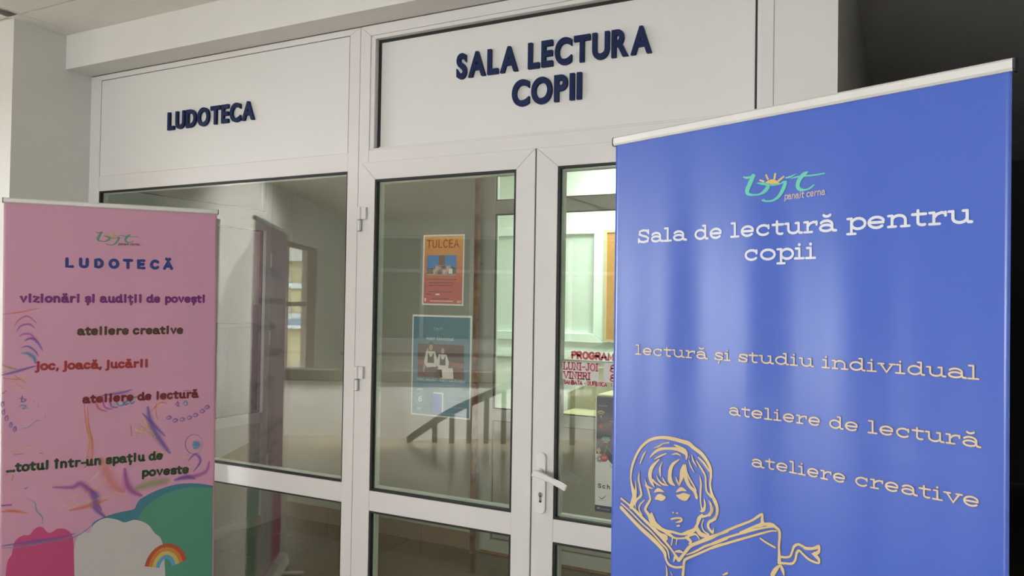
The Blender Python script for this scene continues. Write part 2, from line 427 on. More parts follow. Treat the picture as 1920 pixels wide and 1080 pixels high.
# window in the left wall of the hall
hw = struct(empty('window_side'))
M_BROWNF = mat('brown_window_frame', (.42, .31, .27), .5)
for a, b in ((9.3, 9.36), (11.25, 11.75)): abox('frame', M_BROWNF, (-3.1, -3.02, a, b, .25, 2.42), hw, g)
for z, h_ in ((.25, .06), (1.55, .06), (2.36, .06)): abox('frame', M_BROWNF, (-3.09, -3.03, 9.3, 11.3, z, z + h_), hw, g)
abox('frame', M_BROWNF, (-3.09, -3.03, 10.3, 10.36, .25, 2.4), hw, g)
abox('glass_pane', M_GLASS2, (-3.062, -3.058, 9.36, 11.25, .3, 2.37), hw, g)
hx = struct(empty('window_near'))
for y in (5.4, 6.57, 7.74): abox('frame', M_PVC, (-3.1, -3.03, y, y + .06, .35, 2.45), hx, g)
for z in (.35, 2.39): abox('frame', M_PVC, (-3.1, -3.03, 5.46, 7.74, z, z + .06), hx, g)
# unseen window added behind the viewer as fill for the front wall
hv = struct(empty('window_rear_fill'))
for x in (2.34, 3.5, 4.7, 5.9, 6.86): abox('mullion', M_PVC, (x - .04, x + .04, 13.52, 13.6, .6, 2.8), hv, g)
for z in (.6, 1.9, 2.74): abox('rail', M_PVC, (2.3, 6.9, 13.53, 13.59, z, z + .06), hv, g)
# parapet and stair rail of the hall
pp = thing('parapet', 'low white parapet wall with a brown handrail, mirrored in the left glazing', 'parapet')
abox('wall_body', mat('parapet_paint', (.8, .78, .74), .8), (-2.9, 1.0, 9.3, 9.42, .0, .68), pp, g)
abox('handrail', M_RAIL, (-2.95, 1.05, 9.26, 9.46, .67, .81), pp, g, .01)
sr = thing('stair_railing', 'curved brown stair railing with thin balusters in front of the parapet, mirrored in the doors', 'railing')
bm = newbm(); cv = spline([(-1.2, .03), (-1.05, .14), (-.72, .36), (-.2, .61), (.35, .86), (1.2, 1.2)], 5)
for i in range(len(cv) - 1):
    a, b = cv[i], cv[i + 1]
    v = [bm.verts.new((x, y, z + dz)) for x, z in (a, b) for y in (8.96, 9.02) for dz in (-.055, .04)]
    for q in ((0, 1, 3, 2), (4, 6, 7, 5), (0, 4, 5, 1), (2, 3, 7, 6), (0, 2, 6, 4), (1, 5, 7, 3)): bm.faces.new([v[k] for k in q])
finish(bm, 'handrail', M_RAIL, sr, g)
for i in range(9):
    x = -.88 + i * .2
    zt = [q[1] for q in cv if q[0] <= x][-1]
    abox('baluster', M_RAIL, (x - .03, x + .03, 8.98, 9.0, 0, zt), sr, g)
for d_ in (8.0,):  # lamp added to brighten the mirrored parapet, no such fixture known
    la = thing('added_lamp', 'lamp added over the parapet of the stair hall to brighten its mirror image', 'lamp')
    abox('housing', M_PVC, (-2.6, 1.2, d_ - .15, d_ + .15, 3.02, CZ - .002), la, g, .01)
    L1 = area('hall_fill', LB(-.7, d_, 3.005), LB(-.7, 9.5, .95) - LB(-.7, d_, 3.0), 3.4, .2, 330, (1, .98, .95)); L1.data.spread = radians(62)
    L2 = area('hall_fill', LB(-1.6, 8.5, 3.0), LB(-3, 8.6, 1.5) - LB(-1.6, 8.5, 3.0), .3, .3, 110, (1, .98, .95)); L2.data.spread = radians(110)  # second added light, for the left hall wall, without a fixture
# building outside the hall window
ob = thing('facade', 'cream house front with small windows outside, mirrored in the left glazing', 'building')
M_CORN = mat('pale_cornice', (.42, .42, .42), .8)
M_CREAM = mat('cream_render', (.34, .27, .16), .9, noise=.06, scale=2)
bo = lambda v: LB(v.x, v.y, v.z)
FD = 30.0
abox('wall', M_CREAM, (-15, -4.5, FD, FD + .4, -6, 3.1), ob, bo)
abox('eaves', M_GREYW, (-15.3, -4.2, FD - .5, FD + .4, 3.1, 3.75), ob, bo)
abox('cornice', M_CORN, (-15, -4.5, FD - .12, FD, 2.05, 2.26), ob, bo)
abox('cornice', M_CORN, (-15, -4.5, FD - .12, FD, .88, 1.08), ob, bo)
abox('balcony_front', mat('blue_grey_panel', (.16, .19, .26), .7), (-15, -4.5, FD - .3, FD - .12, .62, .88), ob, bo)
abox('cornice', M_CORN, (-15, -4.5, FD - .32, FD, .50, .62), ob, bo)
for i in range(6):
    for z in (1.12, 2.30):
        f_ = abox('window', M_GREYW, (-14.2 + i * 1.75, -13.85 + i * 1.75, FD - .04, FD + .01, z, z + .24), ob, bo)
struct(abox('ground', mat('bounce_ground', (.66, .65, .62), .9), (-40, 30, -60, 30, -6.2, -6)))  # unseen ground, made pale to throw light up to the ceiling

# ------------------------------------------------------------------ vestibule behind the glass
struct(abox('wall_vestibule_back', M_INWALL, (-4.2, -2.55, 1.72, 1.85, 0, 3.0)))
wb = bpy.data.objects['wall_vestibule_back']
bb = struct(empty('baseboard_back'))
for i in range(4):
    x0 = -4.19 + i * .41
    abox('tile', M_BASE, (x0, min(x0 + .407, -2.565), 1.70, 1.722, 0, .112), bb, bevel=.002)
struct(abox('ceiling_vestibule', M_CEIL, (-4.3, -.3, .06, 1.85, 3.0, 3.07)))
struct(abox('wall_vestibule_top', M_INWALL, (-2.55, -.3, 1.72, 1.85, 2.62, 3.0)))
pipe = thing('heating_pipe', 'thin rust-stained vertical pipe seen through the left door', 'pipe', (-2.535, 1.665, 0))
M_RUST = mat('rusty_paint', (.24, .10, .04), .8, noise=.7, scale=14)
bm = newbm(); cyl(bm, (0, 0, 0), (0, 0, 3.0), .021, 14); finish(bm, 'tube', M_RUST, pipe, smooth=True)
for z in (.5, 1.9):
    bm = newbm(); cyl(bm, (0, 0, z), (0, 0, z + .02), .022, 12); cyl(bm, (0, 0, z + .01), (0, .055, z + .01), .005, 8); finish(bm, 'clip', M_RUST, pipe)
# glazed screen in the vestibule back wall
w2 = struct(empty('window_2', (0, 0, 0)))
Y = 1.72
bm = newbm(); ring(bm, -2.549, -.32, .0, 2.62, (-2.437, -.4, .09, 2.54), Y, Y + .06)
box(bm, -2.437, -.4, Y + .001, Y + .06, 2.237, 2.325); box(bm, -2.437, -.4, Y + .001, Y + .06, .872, .945)
finish(bm, 'frame', M_INPVC, w2, bevel=.0015)
for a, b in ((2.325, 2.54), (.945, 2.237)):
    bm = newbm(); rim(bm, -2.437, -.4, a, b, .008, Y + .012, Y + .03); finish(bm, 'gasket', M_BLACK, w2)
    abox('glass_pane', M_GLASS2, (-2.437, -.4, Y + .028, Y + .032, a, b), w2)
abox('infill_panel', M_INWALL, (-2.437, -.4, Y + .02, Y + .045, .09, .872), w2)
bm = newbm(); rim(bm, -2.437, -.4, .09, .872, .006, Y + .016, Y + .022); finish(bm, 'gasket', M_GAP, w2)
abox('threshold', M_RUST, (-2.508, -.32, Y - .012, Y, 0, .012), w2)
# glazed screen on the left of the vestibule
d3 = struct(empty('door_3'))
fx = lambda v: Vector((-4.2 - v.y, v.x, v.z))
bm = newbm(); ring(bm, .13, 1.50, 0, 2.62, (.20, 1.447, .07, 2.54), 0, .06)
box(bm, .2, 1.447, .001, .06, 2.15, 2.29); box(bm, .2, 1.447, .001, .06, .745, .82); box(bm, .42, .50, .001, .06, .82, 2.15)
finish(bm, 'frame', M_INPVC, d3, fx, bevel=.0015)
for a, b, c, d in ((.20, 1.447, 2.29, 2.54), (.5, 1.425, .82, 2.15), (.2, .42, .82, 2.15)):
    bm = newbm(); rim(bm, a, b, c, d, .008, .008, .03); finish(bm, 'gasket', M_BLACK, d3, fx)
    abox('glass_pane', M_GLASS2, (a, b, .022, .026, c, d), d3, fx)
abox('infill_panel', M_INWALL, (.2, 1.447, .02, .04, .07, .745), d3, fx)
for z in (1.935, 1.36, .45):
    bm = newbm(); cyl(bm, (1.49, -.012, z), (1.49, -.012, z + .055), .009, 10); cyl(bm, (1.49, -.012, z - .05), (1.49, -.012, z), .007, 10)
    finish(bm, 'hinge', M_INPVC, d3, fx)
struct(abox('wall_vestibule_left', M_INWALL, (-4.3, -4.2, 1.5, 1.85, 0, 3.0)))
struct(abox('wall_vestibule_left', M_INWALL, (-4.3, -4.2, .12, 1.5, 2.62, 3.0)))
# side room with a window and red curtain
struct(abox('wall_side_room', mat('rose_wall', (.34, .25, .24), .8), (-6.3, -6.2, -.0, 4.6, 0, 3.07)))
struct(abox('wall_side_room', M_WALL, (-6.3, -4.3, 4.6, 4.7, 0, 3.07)))
struct(abox('wall_side_room', M_WALL, (-4.34, -4.3, 1.86, 4.6, 0, 3.07)))
cu = thing('curtain', 'red curtain hanging in the room beyond the left glazing', 'curtain', (-6.03, 3.25, 0))
M_RED = mat('red_cloth', (.42, .045, .03), .8)
bm = newbm(); N = 60
for k in range(N + 1):
    yy = -.02 + k * .011; xx = .025 * sin(k * .9)
    bm.verts.new((xx, yy + .12, 1.4)); bm.verts.new((xx, yy + .12, 2.46))
bm.verts.ensure_lookup_table()
for k in range(N): bm.faces.new((bm.verts[2 * k], bm.verts[2 * k + 2], bm.verts[2 * k + 3], bm.verts[2 * k + 1]))
finish(bm, 'cloth', M_RED, cu, smooth=True)
bm = newbm(); cyl(bm, (0, -.6, 2.47), (0, .9, 2.47), .012, 10); finish(bm, 'curtain_rod', M_DARKCAP, cu)
wv = struct(empty('window_3'))
bm = newbm(); box(bm, -6.19, -6.17, 3.33, 3.42, 1.62, 2.40)
mw = bpy.data.materials.new('glowing_pane'); mw.use_nodes = True
mw.node_tree.nodes['Principled BSDF'].inputs['Emission Color'].default_value = (1, .93, .9, 1)
mw.node_tree.nodes['Principled BSDF'].inputs['Emission Strength'].default_value = 5.0  # emission stands in for daylight at this pane
finish(bm, 'bright_pane', mw, wv)
bm = newbm(); 
for a in ((-6.2, -6.16, 3.29, 3.33, 1.58, 2.45), (-6.2, -6.16, 3.42, 3.46, 1.58, 2.45), (-6.2, -6.16, 3.33, 3.42, 1.58, 1.62), (-6.2, -6.16, 3.33, 3.42, 2.4, 2.45)): box(bm, *a)
finish(bm, 'frame', M_PVC, wv)
bk = thing('bookcase', 'dark brown bookcase below the window beyond the left glazing', 'bookcase', (-5.93, 3.3, 0))
M_DW = mat('dark_wood', (.045, .018, .012), .5, noise=.4, scale=9)
abox('carcass', M_DW, (-.19, .03, -1.2, .9, 0, 1.40), bk, bevel=.003)
for yy in (-1.19, -.67, -.15, .37): abox('cupboard_door', M_DW, (.031, .049, yy, yy + .51, .04, 1.36), bk, bevel=.003)
# stairwell behind the back screen
struct(abox('wall_stairwell_back', M_MINT, (-4.2, -.3, 3.75, 3.85, 0, 3.07)))
struct(abox('wall_stairwell_left', M_MINT, (-4.28, -4.2, 1.85, 3.85, 0, 3.07)))
struct(abox('wall_stairwell_right', M_MINT, (-.36, -.302, 1.85, 3.75, 0, 3.07)))
pr_ = struct(empty('trim_stairwell'))
bm = newbm(); ring(bm, -3.7, -2.40, 1.30, 2.36, (-3.6, -2.50, 1.38, 2.28), 3.71, 3.75); finish(bm, 'frame', M_MINTW, pr_, bevel=.003)
abox('band', M_MINTW, (-4.2, -.36, 3.72, 3.75, 1.14, 1.22), pr_)
cb = thing('cork_board', 'orange-brown notice board in a pale frame beyond the right door', 'notice board', (-1.84, 3.72, 1.82))
bm = newbm(); ring(bm, -.56, .56, -.51, .49, (-.535, .535, -.485, .465), -.02, .02); finish(bm, 'frame', mat('pale_wood', (.62, .5, .32), .5), cb)
abox('cork', mat('cork', (.52, .25, .055), .85, noise=.15, scale=40), (-.535, .535, -.01, .018, -.485, .465), cb)
abox('pinned_sheet', mat('paper', (.8, .8, .78), .7), (-.455, -.25, -.013, -.0105, .12, .30), cb)
ss = thing('stone_stair', 'beige stone stair with stepped side seen through the right door', 'stairs', (0, 0, 0))
bm = newbm(); prism(bm, [(-2.46, 0), (-.5, 0), (-.5, 1.9), (-1.5, 1.45), (-1.95, 1.30), (-1.95, 1.17), (-2.30, 1.12), (-2.30, .99), (-2.46, .925)], 3.06, 3.14)
finish(bm, 'side_wall', M_BEIGE, ss, bevel=.004)
for i in range(4):
    abox('step', M_BEIGE, (-2.40 + i * .33, -.6, 2.72, 3.055, 0, .80 + i * .17), ss, bevel=.004)
abox('step', M_BEIGE, (-2.0, -.6, 2.2, 2.715, 0, .62), ss, bevel=.004)

# ================================================================== GLAZED PARTITION
# left module
w1 = struct(empty('window_1'))
bm = newbm(); ring(bm, -4.115, -2.210, 0, 2.889, (-4.027, -2.270, .09, 2.861), 0, .06)
box(bm, -4.027, -2.270, .0006, .06, 2.238, 2.322); box(bm, -4.027, -2.270, .0006, .06, .739, .827)
finish(bm, 'frame', M_PVC, w1, bevel=.0012)
abox('infill_panel', M_PANEL, (-4.0235, -2.2735, .002, .05, 2.3225, 2.857), w1)
bm = newbm(); rim(bm, -4.0275, -2.2695, 2.3215, 2.8615, .006, .004, .03); finish(bm, 'seam', M_GAP, w1)
for a, b in ((.827, 2.238), (.09, .739)):
    bm = newbm(); rim(bm, -4.027, -2.270, a, b, .009, .006, .02); finish(bm, 'gasket', M_BLACK, w1)
    bm = newbm(); rim(bm, -4.018, -2.279, a + .009, b - .009, .007, .026, .045); finish(bm, 'glazing_bead', M_BEAD, w1)
    abox('glass_pane', M_GLASS, (-4.027, -2.270, .016, .022, a, b), w1)
abox('seam_cover', M_GAP, (-2.2115, -2.2065, .004, .06, 0, 2.888), w1)
# fixed frame over the doors
t2 = struct(empty('trim_2'))
bm = newbm(); prism(bm, [(-2.208, 0), (-2.152, 0), (-2.152, 2.843), (-2.208, 2.889)], 0, .06)
prism(bm, [(-.415, 0), (-.415, 2.889), (-.455, 2.843), (-.455, 0)], 0, .06)
prism(bm, [(-2.2075, 2.8894), (-2.1515, 2.8434), (-.4555, 2.8434), (-.4155, 2.8894)], 0, .06)
box(bm, -2.152, -.455, 0.0005, .06, 2.268, 2.325)
finish(bm, 'frame', M_PVC, t2, bevel=.0012)
bm = newbm(); ring(bm, -2.152, -.455, 2.325, 2.843, (-2.128, -.470, 2.333, 2.827), .004, .036); finish(bm, 'glazing_bead', M_PVC, t2, bevel=.001)
bm = newbm(); rim(bm, -2.128, -.470, 2.328, 2.827, .012, .030, .037); finish(bm, 'gasket', M_BLACK, t2)
for z0 in (2.328,): abox('lower_bead', M_PANEL, (-2.116, -.480, .026, .037, z0 - .002, z0 + .014), t2)
abox('infill_panel', M_PANEL, (-2.14, -.46, .036, .05, 2.326, 2.84), t2)


abox('sealant_line', M_GAP, (-4.11, -.42, -.0015, .01, 2.8892, 2.8925), t2)
abox('sealant_line', M_SEAM, (-.416, -.4125, -.0008, .01, .02, 2.889), t2)


def leaf(name, x0, x1, gx0, gx1):
    d = struct(empty(name)); yf = -.012
    z0, z1, g0, g1 = .02, 2.268, .813, 2.19
    bm = newbm(); ring(bm, x0, x1, z0, z1, (gx0, gx1, .13, g1), yf, .05)
    box(bm, gx0, gx1, yf + .0006, .05, .725, g0)
    finish(bm, 'leaf_frame', M_PVC, d, bevel=.0012)
    for a, b in ((g0, g1), (.13, .725)):
        bm = newbm(); rim(bm, gx0, gx1, a, b, .0095, yf + .003, .01); finish(bm, 'gasket', M_BLACK, d)
        bm = newbm(); rim(bm, gx0 + .0095, gx1 - .0095, a + .0095, b - .0095, .007, .014, .04); finish(bm, 'glazing_bead', M_BEAD, d)
        abox('glass_pane', M_GLASS, (gx0, gx1, .004, .010, a, b), d)
    return d


d1 = leaf('door_1', -2.178, -1.3175, -2.106, -1.402)
d2 = leaf('door_2', -1.3115, -.462, -1.219, -.555)
abox('meeting_seam', M_GAP, (-1.3175, -1.3115, -.006, .05, .02, 2.268), d1)
for z in (2.012, 1.302, .35):
    bm = newbm(); cyl(bm, (-2.178, -.024, z), (-2.178, -.024, z + .056), .0105, 14)
    box(bm, -2.178, -2.143, -.026, -.0125, z + .001, z + .055)
    h = finish(bm, 'hinge', M_PVC, d1, bevel=.0012)
    bm = newbm(); cyl(bm, (-2.178, -.024, z - .05), (-2.178, -.024, z - .003), .0085, 14)
    finish(bm, 'pin_sleeve', M_PVC, h)
    bm = newbm(); cyl(bm, (-2.178, -.024, z - .003), (-2.178, -.024, z), .009, 14); cyl(bm, (-2.178, -.024, z - .052), (-2.178, -.024, z - .05), .0082, 12); finish(bm, 'washer', M_DARKCAP, h)
# handle
hd = empty('handle'); hd.parent = d2
M_HANDLE = mat('white_enamel', (.78, .765, .76), .28)
bm = newbm()
pts = [(-1.27 + .0215 * cos(a), .847 + .018 * sin(a)) for a in [pi + i * pi / 10 for i in range(11)]] + [(-1.27 + .0215 * cos(a), 1.05 + .018 * sin(a)) for a in [i * pi / 10 for i in range(11)]]
prism(bm, pts, -.024, -.0125); finish(bm, 'backplate', M_HANDLE, hd, bevel=.002)
bm = newbm(); cyl(bm, (-1.27, -.023, .992), (-1.27, -.034, .992), .0155, 20); cyl(bm, (-1.27, -.034, .992), (-1.27, -.062, .992), .0105, 16); finish(bm, 'neck', M_HANDLE, hd, smooth=False)
bm = newbm(); lv = [(-1.285, .994, .012), (-1.27, .993, .0125), (-1.235, .985, .0115), (-1.20, .973, .0105), (-1.17, .962, .0105), (-1.143, .951, .0105)]
prev = None
for x, z, hh in lv:
    t = -.35
    v = [bm.verts.new((x + s * hh * .35, y, z + s * hh)) for y, s in ((-.070, -1), (-.070, 1), (-.056, 1), (-.056, -1))]
    if prev:
        for k in range(4): bm.faces.new((prev[k], prev[(k + 1) % 4], v[(k + 1) % 4], v[k]))
    else: bm.faces.new(v)
    prev = v
bm.faces.new(prev[::-1]); finish(bm, 'lever', M_HANDLE, hd, bevel=.003)
bm = newbm(); cyl(bm, (-1.268, -.0238, .905), (-1.268, -.0262, .905), .0092, 18); box(bm, -1.2728, -1.2632, -.0262, -.0238, .876, .90); cyl(bm, (-1.268, -.0238, .877), (-1.268, -.0262, .877), .0048, 12)
kc = finish(bm, 'keyhole', M_CHROME, hd)
abox('key_slot', M_BLACK, (-1.2693, -1.2667, -.0268, -.0261, .897, .912), hd)

# ------------------------------------------------------------------ raised navy lettering
def raised(label, words, y, depth):
    t = thing('raised_sign', label, 'sign')
    for s, x0, x1, z0, h in words:
        cu_ = bpy.data.curves.new('letters', 'FONT'); cu_.body = s; cu_.size = 1; cu_.offset = .040; cu_.extrude = .5
        to = bpy.data.objects.new('letters', cu_); C.objects.link(to)
        # measure whole word, then build letter by letter
        widths = []
        for ch in s:
            if ch == ' ': widths.append((None, .26)); continue
            cu_.body = ch; bpy.context.view_layer.update()
            dg = bpy.context.evaluated_depsgraph_get(); me = bpy.data.meshes.new_from_object(to.evaluated_get(dg))
            xs = [v.co.x for v in me.vertices]; zs = [v.co.y for v in me.vertices]
            widths.append((me, max(xs) - min(xs), min(xs), min(zs), max(zs)))
        bpy.data.objects.remove(to)
        gap = .088; tot = sum(w[1] for w in widths) + gap * (len(s) - 1)
        sx = (x1 - x0) / tot; cur = x0
        for ch, w in zip(s, widths):
            if w[0] is not None:
                me = w[0]; sz = h / .74
                rnd = ch in 'SCOUGD'
                for v in me.vertices:
                    X, Z, Yv = v.co.x, v.co.y, v.co.z
                    v.co = ((X - w[2]) * sx, Yv * depth, (Z - w[3]) / (w[4] - w[3]) * h * (1.03 if ch in 'SCO' else 1))
                me.flip_normals() if False else None
                me.materials.clear(); me.materials.append(M_NAVY)
                o = bpy.data.objects.new('letter', me); C.objects.link(o); o.parent = t
                o.location = (cur, y - depth / 2, z0 - (.002 if ch in 'SCO' else 0))
                bv = o.modifiers.new('edge', 'BEVEL'); bv.width = .0012; bv.segments = 1; bv.limit_method = 'ANGLE'; bv.angle_limit = radians(50)
            cur += (w[1] + gap) * sx
    return t


raised('raised navy block letters LUDOTECA on the white panel over the left window', [('LUDOTECA', -3.466, -2.848, 2.529, .094)], -.0, .011)
raised('large raised navy block letters SALA LECTURA COPII on the panel over the double doors', [('SALA LECTURA', -1.714, -.858, 2.601, .107), ('COPII', -1.446, -1.140, 2.455, .107)], .036, .013)

